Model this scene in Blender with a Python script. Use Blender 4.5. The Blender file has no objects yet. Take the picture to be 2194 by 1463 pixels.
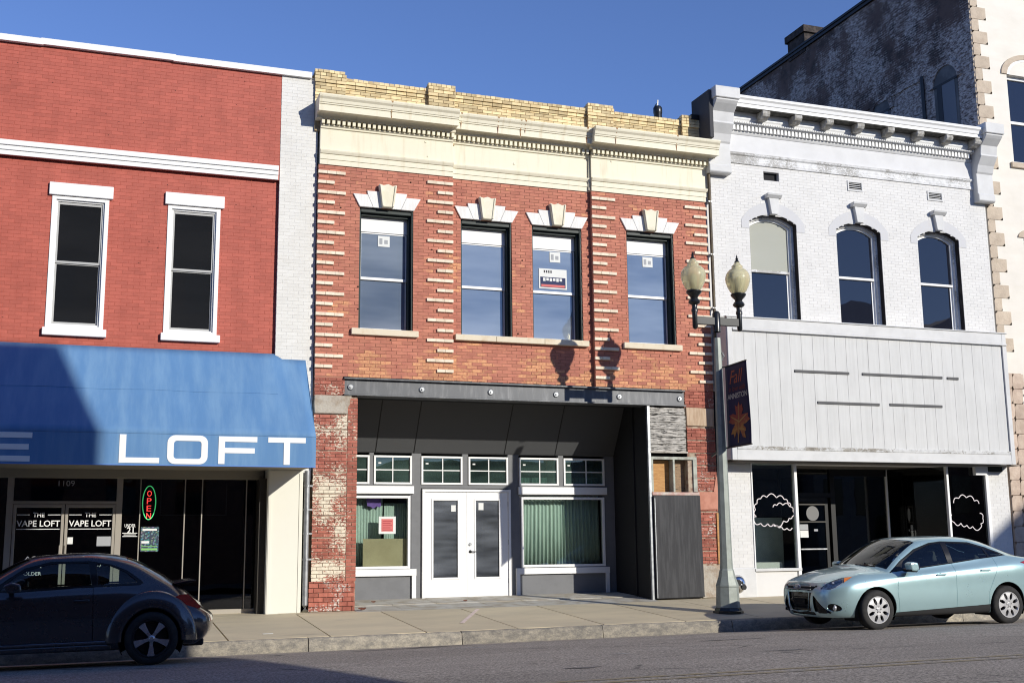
import bpy, bmesh, math, random
import numpy as np
from mathutils import Vector, Matrix
random.seed(7)
rnd = random.random
SC = bpy.context.scene
COL = SC.collection
# ---------------------------------------------------------------- camera
FPX, YAW, PIT, ROL = 2499.26, math.radians(19.7168), math.radians(9.93277), math.radians(-.594266)
CAMP = Vector((0.0, -22.0, 1.155))
def _rot(y, p, r):
    cy, sy, cp, sp, cr, sr = math.cos(y), math.sin(y), math.cos(p), math.sin(p), math.cos(r), math.sin(r)
    fw = Vector((sy*cp, cy*cp, sp)); rt = Vector((cy, -sy, 0)); up = rt.cross(fw)
    return cr*rt + sr*up, -sr*rt + cr*up, fw
RR, UU, FF = _rot(YAW, PIT, ROL)
cd = bpy.data.cameras.new('camera'); cam = bpy.data.objects.new('camera', cd); COL.objects.link(cam)
cd.sensor_width = 36; cd.lens = FPX/2194*36; cd.clip_end = 5000; cd.clip_start = .1
m = Matrix((RR, UU, -FF)).transposed().to_4x4(); m.translation = CAMP; cam.matrix_world = m
SC.camera = cam
# ---------------------------------------------------------------- sky, sun, exposure
SUN = Vector((1.55, -2.65, 1.12)).normalized()          # towards the sun
w = bpy.data.worlds.new('World'); SC.world = w; w.use_nodes = True
nt = w.node_tree; bg = nt.nodes['Background']
sk = nt.nodes.new('ShaderNodeTexSky'); sk.sky_type = 'NISHITA'; sk.sun_disc = False
sk.sun_elevation = math.asin(SUN.z); sk.sun_rotation = math.atan2(SUN.x, SUN.y)
sk.air_density = 1.1; sk.dust_density = .0; sk.ozone_density = 6.5; sk.altitude = 500
tn = nt.nodes.new('ShaderNodeMix'); tn.data_type = 'RGBA'; tn.blend_type = 'MULTIPLY'; tn.inputs[0].default_value = 1; tn.inputs[7].default_value = (1.20, 1.0, 1.13, 1)
nt.links.new(sk.outputs[0], tn.inputs[6]); nt.links.new(tn.outputs[2], bg.inputs[0]); bg.inputs[1].default_value = .15
sd = bpy.data.lights.new('sun', 'SUN'); sd.energy = 5.0; sd.angle = math.radians(.5); sd.color = (1, .952, .85)
so = bpy.data.objects.new('sun', sd); COL.objects.link(so); so.location = (20, -30, 30)
so.rotation_euler = (-SUN).to_track_quat('-Z', 'Y').to_euler()
SC.view_settings.view_transform = 'Standard'; SC.view_settings.look = 'None'
SC.view_settings.exposure = -.09; SC.view_settings.gamma = 1
SC.cycles.filter_width = 1.1
# ---------------------------------------------------------------- helpers
WL = {}
def tag(o, label=None, cat=None, group=None, kind=None):
    if label: o['label'] = label
    if cat: o['category'] = cat
    if group: o['group'] = group
    if kind: o['kind'] = kind
    return o
def thing(name, label, cat, loc, group=None, rz=0, mw=None):
    o = bpy.data.objects.new(name, None); COL.objects.link(o); o.empty_display_size = .2
    o.location = loc; o.rotation_euler = (0, 0, rz); WL[o.name] = Vector(loc)
    return tag(o, label, cat, group)
def at(px, py, y):
    "photo pixel -> (x, z) on the upright plane y"
    d = FF + (px-1097)/FPX*RR - (py-731.5)/FPX*UU
    p = CAMP + d*((y-CAMP.y)/d.y); return p.x, p.z
def S(x, z, y, y0=0.0):
    k = (22+y)/(22+y0); return x*k, 1.155+(z-1.155)*k
class MB:
    def __init__(s): s.v = []; s.f = []; s.t = []
    def face(s, pts, t=.5):
        n = len(s.v); s.v += [tuple(p) for p in pts]; s.f.append(tuple(range(n, n+len(pts)))); s.t.append(t); return s
    def box(s, x0, x1, y0, y1, z0, z1, t=.5, back=True):
        n = len(s.v)
        s.v += [(x0,y0,z0),(x1,y0,z0),(x1,y1,z0),(x0,y1,z0),(x0,y0,z1),(x1,y0,z1),(x1,y1,z1),(x0,y1,z1)]
        F = [(0,1,5,4),(0,3,2,1),(4,5,6,7),(0,4,7,3),(1,2,6,5)] + ([(2,3,7,6)] if back else [])
        s.f += [tuple(n+i for i in f) for f in F]; s.t += [t]*len(F); return s
    def prism(s, poly, a, b, axis='y', t=.5):
        "poly = 2D points, extruded from a to b along axis (y: pts are x,z; x: pts are y,z; z: pts are x,y)"
        def P(p, k): return {'y': (p[0], k, p[1]), 'x': (k, p[0], p[1]), 'z': (p[0], p[1], k)}[axis]
        n = len(s.v); N = len(poly)
        s.v += [P(p, a) for p in poly] + [P(p, b) for p in poly]
        F = [tuple(n+i for i in range(N)), tuple(n+N+i for i in reversed(range(N)))]
        F += [(n+i, n+N+i, n+N+(i+1) % N, n+(i+1) % N) for i in range(N)]
        s.f += F; s.t += [t]*len(F); return s
    def lathe(s, prof, c, n=20, axis='z', a0=0, a1=2*math.pi, t=.5, sx=1, sy=1):
        k = len(s.v); full = abs(a1-a0-2*math.pi) < 1e-6; cols = n if full else n+1
        for i in range(cols):
            a = a0+(a1-a0)*i/n
            for r, h in prof:
                u, v = r*math.cos(a)*sx, r*math.sin(a)*sy
                s.v.append({'z': (c[0]+u, c[1]+v, c[2]+h), 'y': (c[0]+u, c[1]+h, c[2]+v), 'x': (c[0]+h, c[1]+u, c[2]+v)}[axis])
        N = len(prof)
        for i in range(n):
            for j in range(N-1):
                a, b = k+i*N+j, k+((i+1) % cols)*N+j
                s.f.append((a, b, b+1, a+1)); s.t.append(t)
        return s
    def tube(s, pts, r, n=8, t=.5, cap=True):
        pts = [Vector(p) for p in pts]; k = len(s.v)
        for i, p in enumerate(pts):
            d = (pts[min(i+1, len(pts)-1)]-pts[max(i-1, 0)]).normalized()
            u = d.cross(Vector((0, 0, 1)));  u = d.cross(Vector((0, 1, 0))) if u.length < .2 else u
            u.normalize(); v = d.cross(u); rr = r[i] if isinstance(r, (list, tuple)) else r
            for j in range(n):
                a = 2*math.pi*j/n; s.v.append(tuple(p+rr*(math.cos(a)*u+math.sin(a)*v)))
        for i in range(len(pts)-1):
            for j in range(n):
                a, b = k+i*n+j, k+i*n+(j+1) % n
                s.f.append((a, b, b+n, a+n)); s.t.append(t)
        if cap:
            s.f.append(tuple(k+j for j in range(n))); s.t.append(t)
            e = k+(len(pts)-1)*n; s.f.append(tuple(e+j for j in reversed(range(n)))); s.t.append(t)
        return s
    def build(s, name, mat, parent=None, smooth=False, bevel=0, fix=True, kind=None, label=None, cat=None, group=None, local=False, mesh_only=False, seg=1):
        me = bpy.data.meshes.new(name)
        V = np.array(s.v, float)
        if local or mesh_only: c = np.zeros(3)
        else: c = (V.min(0)+V.max(0))/2
        me.from_pydata((V-c).tolist(), [], s.f); me.validate()
        if len(me.polygons) == len(s.t):
            at_ = me.attributes.new('tint', 'FLOAT', 'FACE'); at_.data.foreach_set('value', s.t)
        if fix:
            bm = bmesh.new(); bm.from_mesh(me); bmesh.ops.remove_doubles(bm, verts=bm.verts, dist=1e-5) if smooth else None
            bmesh.ops.recalc_face_normals(bm, faces=bm.faces); bm.to_mesh(me); bm.free()
        if smooth:
            me.polygons.foreach_set('use_smooth', [True]*len(me.polygons))
            try: me.set_sharp_from_angle(angle=math.radians(38 if smooth is True else smooth))
            except Exception: pass
        me.materials.append(mat)
        if mesh_only: return me
        o = bpy.data.objects.new(name, me); COL.objects.link(o)
        if bevel:
            md = o.modifiers.new('bevel', 'BEVEL'); md.width = bevel; md.segments = seg; md.limit_method = 'ANGLE'; md.angle_limit = math.radians(40)
        loc = Vector(c)
        if parent is not None:
            o.parent = parent
            if not local: o.location = loc-WL[parent.name]; WL[o.name] = loc
            else: WL[o.name] = WL.get(parent.name, Vector((0, 0, 0)))
        else: o.location = loc; WL[o.name] = loc
        return tag(o, label, cat, group, kind)
def inst(me, name, parent, loc, rot=None):
    o = bpy.data.objects.new(name, me); COL.objects.link(o); o.parent = parent
    o.location = Vector(loc)-WL[parent.name]; WL[o.name] = Vector(loc)
    if rot: o.rotation_euler = rot
    return o
def boxes(name, mat, parent, *bs, **k):
    m = MB()
    for b in bs: m.box(*b)
    return m.build(name, mat, parent, **k)
def frame_boxes(x0, x1, y0, y1, z0, z1, fw, bot=None, top=None):
    bot = fw if bot is None else bot; top = fw if top is None else top
    return [(x0, x0+fw, y0, y1, z0, z1), (x1-fw, x1, y0, y1, z0, z1), (x0+fw, x1-fw, y0+.001, y1-.001, z0, z0+bot), (x0+fw, x1-fw, y0+.001, y1-.001, z1-top, z1)]
def wall_holes(mb, x0, x1, z0, z1, y0, y1, holes):
    "solid wall slab made of boxes around rectangular holes (hx0,hx1,hz0,hz1)"
    xs = sorted({x0, x1, *[h[i] for h in holes for i in (0, 1) if x0 < h[i] < x1]})
    zs = sorted({z0, z1, *[h[i] for h in holes for i in (2, 3) if z0 < h[i] < z1]})
    for a, b in zip(zs, zs[1:]):
        run = None
        for c, d in zip(xs, xs[1:]):
            cx, cz = (c+d)/2, (a+b)/2
            ins = any(h[0] < cx < h[1] and h[2] < cz < h[3] for h in holes)
            if not ins: run = [c, d] if run is None else [run[0], d]
            if (ins or d == xs[-1]) and run is not None:
                mb.box(run[0], run[1], y0, y1, a, b); run = None
    return mb
class Bricks:
    "lays running bond; the largest-showing full bricks become objects, the rest one 'stuff' mesh per material"
    L, H, J = .203, .0577, .010
    def __init__(s): s.all = []
    def field(s, x0, x1, z0, z1, y, mat, holes=(), depth=.012, course=.0677, length=None, jit=.003, deep=0, first=0, joint=None):
        L = length or s.L; J = joint or s.J; H = course-J; k = first; z = z0
        while z < z1-.02:
            za, zb = z+J/2, min(z+J/2+H, z1)
            off = 0 if k % 2 == 0 else -(L+J)/2
            if deep and k % deep == deep-1: zb -= .02
            x = x0+off
            while x < x1-.01:
                a, b = max(x+J/2, x0), min(x+J/2+L, x1)
                segs = [(a, b)]
                for h in holes:
                    hh = h(.5*(za+zb)) if callable(h) else h
                    if hh is None or zb <= hh[2] or za >= hh[3]: continue
                    ns = []
                    for p, q in segs:
                        if q <= hh[0] or p >= hh[1]: ns.append((p, q)); continue
                        if p < hh[0]: ns.append((p, hh[0]))
                        if q > hh[1]: ns.append((hh[1], q))
                    segs = ns
                for p, q in segs:
                    if q-p > .02:
                        yy = y-jit*rnd(); s.all.append((p, q, yy, y+depth, za, zb, rnd(), mat, abs(q-p-L) < 1e-4 and abs(zb-za-H) < 1e-4))
                x += L+J
            z += course; k += 1
        return s
    def emit(s, parent_of, single=300, name='brick'):
        full = [b for b in s.all if b[8]]
        full.sort(key=lambda b: (b[0]-CAMP.x)**2+(b[2]-CAMP.y)**2+(b[4]-CAMP.z)**2)
        pick = set(id(b) for b in full[:single]); cache = {}; rest = {}
        for b in s.all:
            if id(b) in pick:
                q = int(b[6]*8); key = (b[7].name, q, round(b[1]-b[0], 3), round(b[5]-b[4], 3))
                if key not in cache:
                    l, d, h = b[1]-b[0], .014, b[5]-b[4]
                    cache[key] = MB().box(-l/2, l/2, -d/2, d/2, -h/2, h/2, (q+.5)/8).build(name, b[7], mesh_only=True)
                inst(cache[key], name, parent_of(b), ((b[0]+b[1])/2, b[2]+.007, (b[4]+b[5])/2))
            else:
                p = parent_of(b); rest.setdefault((p.name, b[7].name), (MB(), p, b[7]))[0].box(*b[:7], back=False)
        for mb, p, mt in rest.values(): mb.build(name, mt, p, kind='stuff', fix=False)
# ---------------------------------------------------------------- materials
def mk(name):
    m = bpy.data.materials.new(name); m.use_nodes = True; return m, m.node_tree, m.node_tree.nodes['Principled BSDF']
class N:
    def __init__(s, nt): s.nt = nt
    def __call__(s, typ, **k):
        n = s.nt.nodes.new('ShaderNode'+typ)
        for a, v in k.items(): setattr(n, a, v)
        return n
    def link(s, a, b): s.nt.links.new(a, b)
    def pos(s): return s('NewGeometry').outputs['Position']
    def scaled(s, vec, sc):
        n = s('Mapping'); s.link(vec, n.inputs['Vector']); n.inputs['Scale'].default_value = sc if hasattr(sc, '__len__') else (sc,)*3; return n.outputs[0]
    def noise(s, vec, scale, detail=5, rough=.6, sc=None):
        n = s('TexNoise'); s.link(s.scaled(vec, sc) if sc else vec, n.inputs['Vector'])
        n.inputs['Scale'].default_value = scale; n.inputs['Detail'].default_value = detail; n.inputs['Roughness'].default_value = rough
        return n.outputs[0]
    def ramp(s, f, a, b):
        n = s('MapRange'); n.interpolation_type = 'SMOOTHSTEP'; s.link(f, n.inputs[0]); n.inputs[1].default_value = a; n.inputs[2].default_value = b; return n.outputs[0]
    def mix(s, f, a, b, blend='MIX'):
        n = s('Mix'); n.data_type = 'RGBA'; n.blend_type = blend
        if isinstance(f, (int, float)): n.inputs[0].default_value = f
        else: s.link(f, n.inputs[0])
        for i, v in ((6, a), (7, b)):
            if isinstance(v, tuple): n.inputs[i].default_value = (*v, 1)
            else: s.link(v, n.inputs[i])
        return n.outputs[2]
    def math(s, op, a, b=0.0):
        n = s('Math', operation=op)
        for i, v in ((0, a), (1, b)):
            if isinstance(v, (int, float)): n.inputs[i].default_value = v
            else: s.link(v, n.inputs[i])
        return n.outputs[0]
    def tint(s): n = s('Attribute'); n.attribute_name = 'tint'; return n.outputs['Fac']
    def bump(s, f, strength, dist, bs):
        n = s('Bump'); s.link(f, n.inputs['Height']); n.inputs['Strength'].default_value = strength; n.inputs['Distance'].default_value = dist
        s.link(n.outputs[0], bs.inputs['Normal'])
    def shade(s, col, f, lo, hi):
        "multiply colour by lo..hi along f"
        n = s('MapRange'); s.link(f, n.inputs[0]); n.inputs[3].default_value = lo; n.inputs[4].default_value = hi
        c = s('CombineColor'); [s.link(n.outputs[0], c.inputs[i]) for i in range(3)]
        return s.mix(1.0, col, c.outputs[0], 'MULTIPLY')
def M(name, col, col2=None, scale=2.0, lo=.4, hi=.65, rough=.75, bump=0, bscale=40, bdist=.004, metal=0, spec=.3, tint=0, sc=None, coat=0, emit=None, detail=6, vary=.12):
    m, t, b = mk(name); n = N(t); P = n.pos()
    b.inputs['Roughness'].default_value = rough; b.inputs['Metallic'].default_value = metal; b.inputs['Specular IOR Level'].default_value = spec
    b.inputs['Coat Weight'].default_value = coat; b.inputs['Coat Roughness'].default_value = .04
    big = n.noise(P, 1.3, 4)
    c = n.mix(n.ramp(n.noise(P, scale, detail, sc=sc), lo, hi), col, col2) if col2 else None
    if c is None:
        q = n('RGB'); q.outputs[0].default_value = (*col, 1); c = q.outputs[0]
    if vary: c = n.shade(c, big, 1-vary, 1+vary)
    if tint: c = n.shade(c, n.tint(), 1-tint, 1+tint)
    n.link(c, b.inputs['Base Color'])
    if bump: n.bump(n.noise(P, bscale, 4, sc=sc), bump, bdist, b)
    if emit: b.inputs['Emission Color'].default_value = (*col, 1); b.inputs['Emission Strength'].default_value = emit
    return m
def glass(name, tintc=(.75, .82, .8), film=None, film_f=.0, refl=1.0, rough=.01, base=None):
    "window glass: see-through (or dark base) + Fresnel mirror reflection + optional film of dust or imitated reflections"
    m = bpy.data.materials.new(name); m.use_nodes = True; t = m.node_tree; t.nodes.clear(); n = N(t)
    out = n('OutputMaterial'); g = n('BsdfGlossy'); g.inputs['Roughness'].default_value = rough
    if base: a = n('BsdfDiffuse'); a.inputs[0].default_value = (*base, 1)
    else: a = n('BsdfTransparent'); a.inputs[0].default_value = (*tintc, 1)
    cur = a.outputs[0]
    if film:
        d = n('BsdfDiffuse'); d.inputs[0].default_value = (*film, 1); x = n('MixShader')
        f = n.math('MULTIPLY', n.ramp(n.noise(n.pos(), 1.0, 3, sc=(.35, 1, 1.6)), .2, .8), film_f*2); n.link(f, x.inputs[0])
        n.link(cur, x.inputs[1]); n.link(d.outputs[0], x.inputs[2]); cur = x.outputs[0]
    fr = n('Fresnel'); fr.inputs[0].default_value = 1.52; x = n('MixShader')
    n.link(n.math('MINIMUM', n.math('MULTIPLY', fr.outputs[0], refl), 1.0), x.inputs[0])
    bp = n('Bump'); n.link(n.noise(n.pos(), .9, 2), bp.inputs['Height']); bp.inputs['Strength'].default_value = .08; bp.inputs['Distance'].default_value = .02
    n.link(bp.outputs[0], g.inputs['Normal'])
    n.link(cur, x.inputs[1]); n.link(g.outputs[0], x.inputs[2]); n.link(x.outputs[0], out.inputs[0]); return m
# ---------------------------------------------------------------- the palette
red_paint = M('red painted brick', (.437, .108, .076), (.38, .09, .063), scale=1.6, rough=.62, bump=.35, bscale=60, bdist=.004, tint=.09, vary=.10, sc=(2.2, 1, .5), lo=.35, hi=.7)
red_mortar = M('red painted joints', (.405, .099, .07), rough=.8, vary=.05)
white_paint_brick = M('white painted brick', (.655, .645, .628), (.625, .616, .60), scale=2, rough=.65, bump=.2, bscale=80, bdist=.003, tint=.03, vary=.05)
white_joint = M('white painted joints', (.62, .611, .596), rough=.8, vary=.05)
cream_brick_paint = M('warm white painted brick', (.68, .67, .635), (.645, .63, .59), scale=2, rough=.65, bump=.25, bscale=80, bdist=.003, tint=.03, vary=.06)
white_trim = M('white trim paint', (.79, .79, .78), rough=.5, vary=.04, bump=.06, bscale=30)
vinyl = M('white vinyl', (.80, .80, .79), rough=.38, vary=.02)
cream_trim = M('cream metal cornice paint', (.73, .68, .53), (.60, .535, .38), scale=2, lo=.5, hi=.8, rough=.55, vary=.06, bump=.08, bscale=14, sc=(4, 1, .35))
stone_white = M('white lintel stone', (.78, .77, .745), (.70, .69, .66), scale=4, rough=.8, bump=.3, bscale=50, sc=(6, 1, 1))
cream_stone = M('cream painted stone', (.74, .70, .56), (.68, .63, .48), scale=4, rough=.7, bump=.25, bscale=40)
sill_stone = M('buff sill stone', (.68, .60, .46), (.58, .46, .32), scale=5, lo=.5, hi=.75, rough=.8, bump=.2)
gray_trim = M('light grey trim paint', (.60, .60, .595), (.55, .55, .545), scale=3, rough=.6, vary=.05, bump=.1, bscale=25)
dark_frame = M('dark green window frame', (.014, .024, .022), (.05, .055, .05), scale=9, lo=.6, hi=.8, rough=.5)
black_paint = M('black paint', (.012, .012, .013), rough=.45, vary=.1)
black_iron = M('black cast iron paint', (.012, .013, .014), rough=.3, spec=.5, vary=.1)
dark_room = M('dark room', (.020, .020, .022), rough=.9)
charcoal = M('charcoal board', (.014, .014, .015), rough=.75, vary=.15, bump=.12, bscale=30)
gray_paint = M('slate grey siding paint', (.165, .168, .176), (.15, .153, .16), scale=5, rough=.6, vary=.05)
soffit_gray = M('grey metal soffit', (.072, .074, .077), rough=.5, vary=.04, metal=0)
steel_beam = M('dark steel beam', (.10, .103, .11), (.17, .173, .18), scale=4, rough=.48, metal=.25, sc=(2, 1, .35), bump=.05, lo=.45, hi=.75)
zinc = M('galvanised steel', (.36, .37, .38), (.26, .27, .28), scale=9, rough=.42, metal=.55, bump=.05)
pole_paint = M('pale grey pole paint', (.28, .305, .275), (.235, .255, .23), scale=6, rough=.5, metal=.15, vary=.06)
alum = M('aluminium frame', (.50, .46, .40), rough=.35, metal=.6, vary=.05)
bronze = M('dark bronze frame', (.045, .040, .034), rough=.45)
beige_panel = M('beige storefront panel', (.70, .685, .60), rough=.6, vary=.04)
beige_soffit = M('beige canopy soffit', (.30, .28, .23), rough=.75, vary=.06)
awn_blue = M('blue awning canvas', (.095, .215, .41), (.145, .275, .455), scale=1.4, lo=.35, hi=.7, rough=.72, sc=(3, .7, .35), bump=.1, bscale=2.2, bdist=.03, vary=.06)
letter_white = M('white lettering', (.78, .78, .77), rough=.5, vary=.02)
tan_stone = M('tan rock face stone', (.53, .44, .34), (.47, .385, .295), scale=5, rough=.85, bump=.5, bscale=18, bdist=.02, tint=.1)
tan_block = M('pink tan rock face stone', (.55, .44, .35), (.46, .355, .28), scale=5, rough=.85, bump=.5, bscale=18, bdist=.02, tint=.12)
ply_black = M('black painted plywood', (.034, .034, .037), (.055, .055, .058), scale=3, rough=.7, sc=(6, 1, .5), bump=.25, bscale=20)
peach = M('peach old paint', (.52, .24, .17), (.44, .19, .13), scale=5, rough=.8)
parging = M('rough cement patch', (.42, .38, .32), (.32, .26, .20), scale=6, rough=.9, bump=.6, bscale=22, bdist=.02)
neon_green = M('green neon tube', (.08, .75, .25), emit=.45, vary=0); neon_red = M('red neon tube', (1, .06, .05), emit=1.2, vary=0)
curtain_mat = M('sage green curtain cloth', (.50, .60, .54), (.40, .49, .445), scale=2, rough=.9, sc=(12, 1, .6))
purple_cloth = M('purple cloth', (.22, .12, .42), rough=.9)
cardboard = M('brown cardboard', (.46, .385, .25), (.40, .33, .21), scale=2, rough=.9)
paper = M('white paper', (.70, .71, .69), rough=.8, vary=.03); paper_red = M('red printed paper', (.62, .17, .16), rough=.8)
ink = M('dark print', (.05, .05, .055), rough=.8); ink_gray = M('grey print', (.35, .36, .38), rough=.8)
glass_store = glass('shop window glass', (.88, .92, .90), refl=1.3)
glass_dim = glass('tinted shop glass', (.34, .38, .38), refl=2.0)
glass_dark = glass('dark sash glass', base=(.010, .011, .013), film=(.5, .5, .5), film_f=.006, refl=1.0)
glass_navy = glass('dark blue sash glass', base=(.011, .013, .022), refl=1.75)
glass_blue = glass('sash glass with painted sky blue', base=(.10, .14, .215), film=(.42, .49, .58), film_f=.20, refl=3.4)  # bluish base and banded film imitate the sky's reflection
glass_trans = glass('transom glass', (.55, .66, .63), film=(.20, .32, .28), film_f=.13, refl=1.8)
shade_cloth = M('pale roller blind', (.44, .44, .38), (.36, .37, .33), scale=1.5, rough=.7)

def mat_center_brick():
    m, t, b = mk('weathered red brick'); n = N(t); P = n.pos()
    tint = n.tint(); patch = n.noise(P, .85, 6, .65, sc=(1, 1, 1.5))
    sp = n('SeparateXYZ'); n.link(P, sp.inputs[0])
    low = n.ramp(sp.outputs[2], 5.6, 4.6)
    f = n.math('ADD', n.math('ADD', patch, n.math('MULTIPLY', low, .13)), n.math('MULTIPLY', n.math('SUBTRACT', tint, .5), .15))
    fac = n.math('MULTIPLY', n.ramp(f, .60, .675), .85)
    red = n.shade(n.mix(n.ramp(n.noise(P, 5, 5), .35, .7), (.50, .200, .135), (.43, .160, .115)), tint, .86, 1.12)
    orange = n.shade(n.mix(n.ramp(n.noise(P, 22, 4), .4, .65), (.60, .32, .16), (.47, .20, .115)), tint, .8, 1.2)
    c = n.mix(fac, red, orange)
    n.link(c, b.inputs['Base Color']); b.inputs['Roughness'].default_value = .82; b.inputs['Specular IOR Level'].default_value = .2
    n.bump(n.noise(P, 60, 5), .35, .004, b); return m
def mat_peel(name, amount, cream=(.74, .66, .52), seed=0, under=((.40, .14, .10), (.30, .095, .07))):
    "brick with old paint peeling off it"
    m, t, b = mk(name); n = N(t); P = n.pos(); tint = n.tint()
    ad = n('VectorMath', operation='ADD'); n.link(P, ad.inputs[0]); ad.inputs[1].default_value = (seed, seed*.7, seed*.3); P2 = ad.outputs[0]
    big = n.noise(P2, 1.6, 3, .5); fine = n.noise(P2, 19, 7, .75, sc=(1, 1, 2.0))
    f = n.math('ADD', n.math('MULTIPLY', big, .55), n.math('MULTIPLY', fine, .6))
    fac = n.ramp(f, .63-amount, .665-amount)
    red = n.shade(n.mix(n.ramp(n.noise(P2, 7, 5), .35, .7), under[0], under[1]), tint, .75, 1.2)
    cr = n.mix(n.ramp(n.noise(P2, 9, 4), .4, .7), cream, tuple(v*.78 for v in cream))
    n.link(n.mix(fac, red, cr), b.inputs['Base Color']); b.inputs['Roughness'].default_value = .85; b.inputs['Specular IOR Level'].default_value = .2
    h = n.math('ADD', n.math('MULTIPLY', fac, .5), n.noise(P2, 45, 5)); n.bump(h, .6, .006, b); return m
def mat_yellow():
    m, t, b = mk('yellow buff brick'); n = N(t); P = n.pos(); tint = n.tint()
    c = n.mix(n.ramp(n.noise(P, 6, 6), .4, .72), (.78, .63, .36), (.66, .49, .255))
    c = n.shade(c, tint, .60, 1.14)
    soot = n.ramp(n.noise(P, 3.4, 7, .7), .64, .76)
    c = n.mix(n.math('MULTIPLY', soot, .75), c, (.10, .075, .05))
    n.link(c, b.inputs['Base Color']); b.inputs['Roughness'].default_value = .85; n.bump(n.noise(P, 50, 5), .4, .004, b); return m
def mat_wood(name, a, b_, dark, sc=(.7, 1, 6), thr=.55):
    m, t, b = mk(name); n = N(t); P = n.pos(); tint = n.tint()
    g = n.noise(P, 6, 7, .7, sc=sc); c = n.mix(n.ramp(g, .35, .7), a, b_)
    c = n.mix(n.ramp(n.noise(P, 9, 6, .7, sc=tuple(v*.8 for v in sc)), thr, thr+.08), c, dark)
    n.link(n.shade(c, tint, .8, 1.2), b.inputs['Base Color']); b.inputs['Roughness'].default_value = .85; n.bump(g, .6, .006, b); return m
def mat_side_wall():
    "far side wall of old whitewashed brick, too fine to tell brick from brick"
    m, t, b = mk('sooty whitewashed brick'); n = N(t); P = n.pos()
    sp = n('SeparateXYZ'); n.link(P, sp.inputs[0]); cb = n('CombineXYZ'); n.link(sp.outputs[1], cb.inputs[0]); n.link(sp.outputs[2], cb.inputs[1])
    br = n('TexBrick'); n.link(cb.outputs[0], br.inputs['Vector']); br.inputs['Scale'].default_value = 1; br.inputs['Brick Width'].default_value = .213; br.inputs['Row Height'].default_value = .068
    br.inputs['Mortar Size'].default_value = .008; br.inputs['Color1'].default_value = (.2, .2, .2, 1); br.inputs['Color2'].default_value = (.8, .8, .8, 1); br.inputs['Mortar'].default_value = (1, 1, 1, 1)
    w_ = n.math('ADD', n.math('MULTIPLY', n.noise(P, .55, 6, .7), 1.0), n.math('MULTIPLY', n.math('SUBTRACT', br.outputs['Color'], .5), .12))
    low = n.ramp(sp.outputs[2], 15.5, 12.0)
    f = n.ramp(n.math('ADD', w_, n.math('MULTIPLY', low, .15)), .49, .61)
    old = n.mix(n.ramp(n.noise(P, 2.5, 6), .4, .7), (.125, .085, .072), (.05, .038, .035))
    wash = n.mix(n.ramp(n.noise(P, 9, 5), .35, .7), (.60, .555, .52), (.36, .315, .295))
    c = n.mix(n.math('MULTIPLY', f, n.ramp(n.noise(P, 9, 6, .8, sc=(1, .7, 2.4)), .40, .56)), old, wash)
    n.link(c, b.inputs['Base Color']); b.inputs['Roughness'].default_value = .9
    n.bump(br.outputs['Fac'], .5, -.008, b); return m
def mat_road():
    m, t, b = mk('worn asphalt'); n = N(t); P = n.pos()
    sp = n('SeparateXYZ'); n.link(P, sp.inputs[0])
    ag = n.noise(P, 34, 5, .85); c = n.mix(n.ramp(ag, .40, .62), (.138, .120, .102), (.45, .40, .345)); c = n.shade(c, n.noise(P, 1.6, 5, .7, sc=(.12, 1, 1)), .70, 1.32)
    c = n.shade(c, n.noise(P, .5, 5, .6, sc=(.35, 1, 1)), .72, 1.25)
    c = n.mix(n.math('MULTIPLY', n.ramp(n.noise(P, 2.2, 6, .7, sc=(.3, 1, 1)), .60, .72), .6), c, (.075, .072, .070))
    vo = n('TexVoronoi', feature='DISTANCE_TO_EDGE'); n.link(n.scaled(P, (.22, .6, 1)), vo.inputs['Vector']); vo.inputs['Scale'].default_value = 1
    cr = n.math('MULTIPLY', n.ramp(vo.outputs[0], .012, .002), n.ramp(n.noise(P, .9, 3), .48, .62)); c = n.mix(n.math('MULTIPLY', cr, .8), c, (.04, .038, .036))
    grit = n.math('MULTIPLY', n.ramp(sp.outputs[1], -4.5, -3.8), n.ramp(n.noise(P, 3, 5), .35, .7)); c = n.mix(n.math('MULTIPLY', grit, .7), c, (.46, .40, .30))
    n.link(c, b.inputs['Base Color']); b.inputs['Roughness'].default_value = .88; b.inputs['Specular IOR Level'].default_value = .25
    n.bump(n.math('ADD', ag, n.math('MULTIPLY', n.noise(P, 9, 4), .4)), .7, .010, b); return m
def mat_walk():
    m, t, b = mk('tan concrete paving'); n = N(t); P = n.pos()
    c = n.mix(n.ramp(n.noise(P, 1.1, 6, .65, sc=(.45, 1, 1)), .35, .7), (.58, .495, .335), (.49, .42, .29))
    c = n.mix(n.math('MULTIPLY', n.ramp(n.noise(P, 2.6, 6, .7, sc=(.5, 1, 1)), .58, .75), .55), c, (.34, .295, .22))
    c = n.shade(c, n.noise(P, 110, 3), .88, 1.12); c = n.shade(c, n.tint(), .93, 1.07)
    n.link(c, b.inputs['Base Color']); b.inputs['Roughness'].default_value = .85; n.bump(n.noise(P, 90, 4), .35, .004, b); return m
def mat_kerb():
    m, t, b = mk('stained kerb concrete'); n = N(t); P = n.pos()
    c = n.mix(n.ramp(n.noise(P, 9, 8, .85, sc=(.6, 1, 1)), .30, .66), (.42, .37, .285), (.16, .148, .13))
    c = n.shade(c, n.noise(P, 60, 4, .7), .6, 1.4); c = n.shade(c, n.tint(), .85, 1.15)
    n.link(c, b.inputs['Base Color']); b.inputs['Roughness'].default_value = .9; n.bump(n.noise(P, 40, 5), .7, .01, b); return m
center_brick = mat_center_brick(); center_mortar = M('dark red mortar', (.42, .205, .145), rough=.9)
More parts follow.
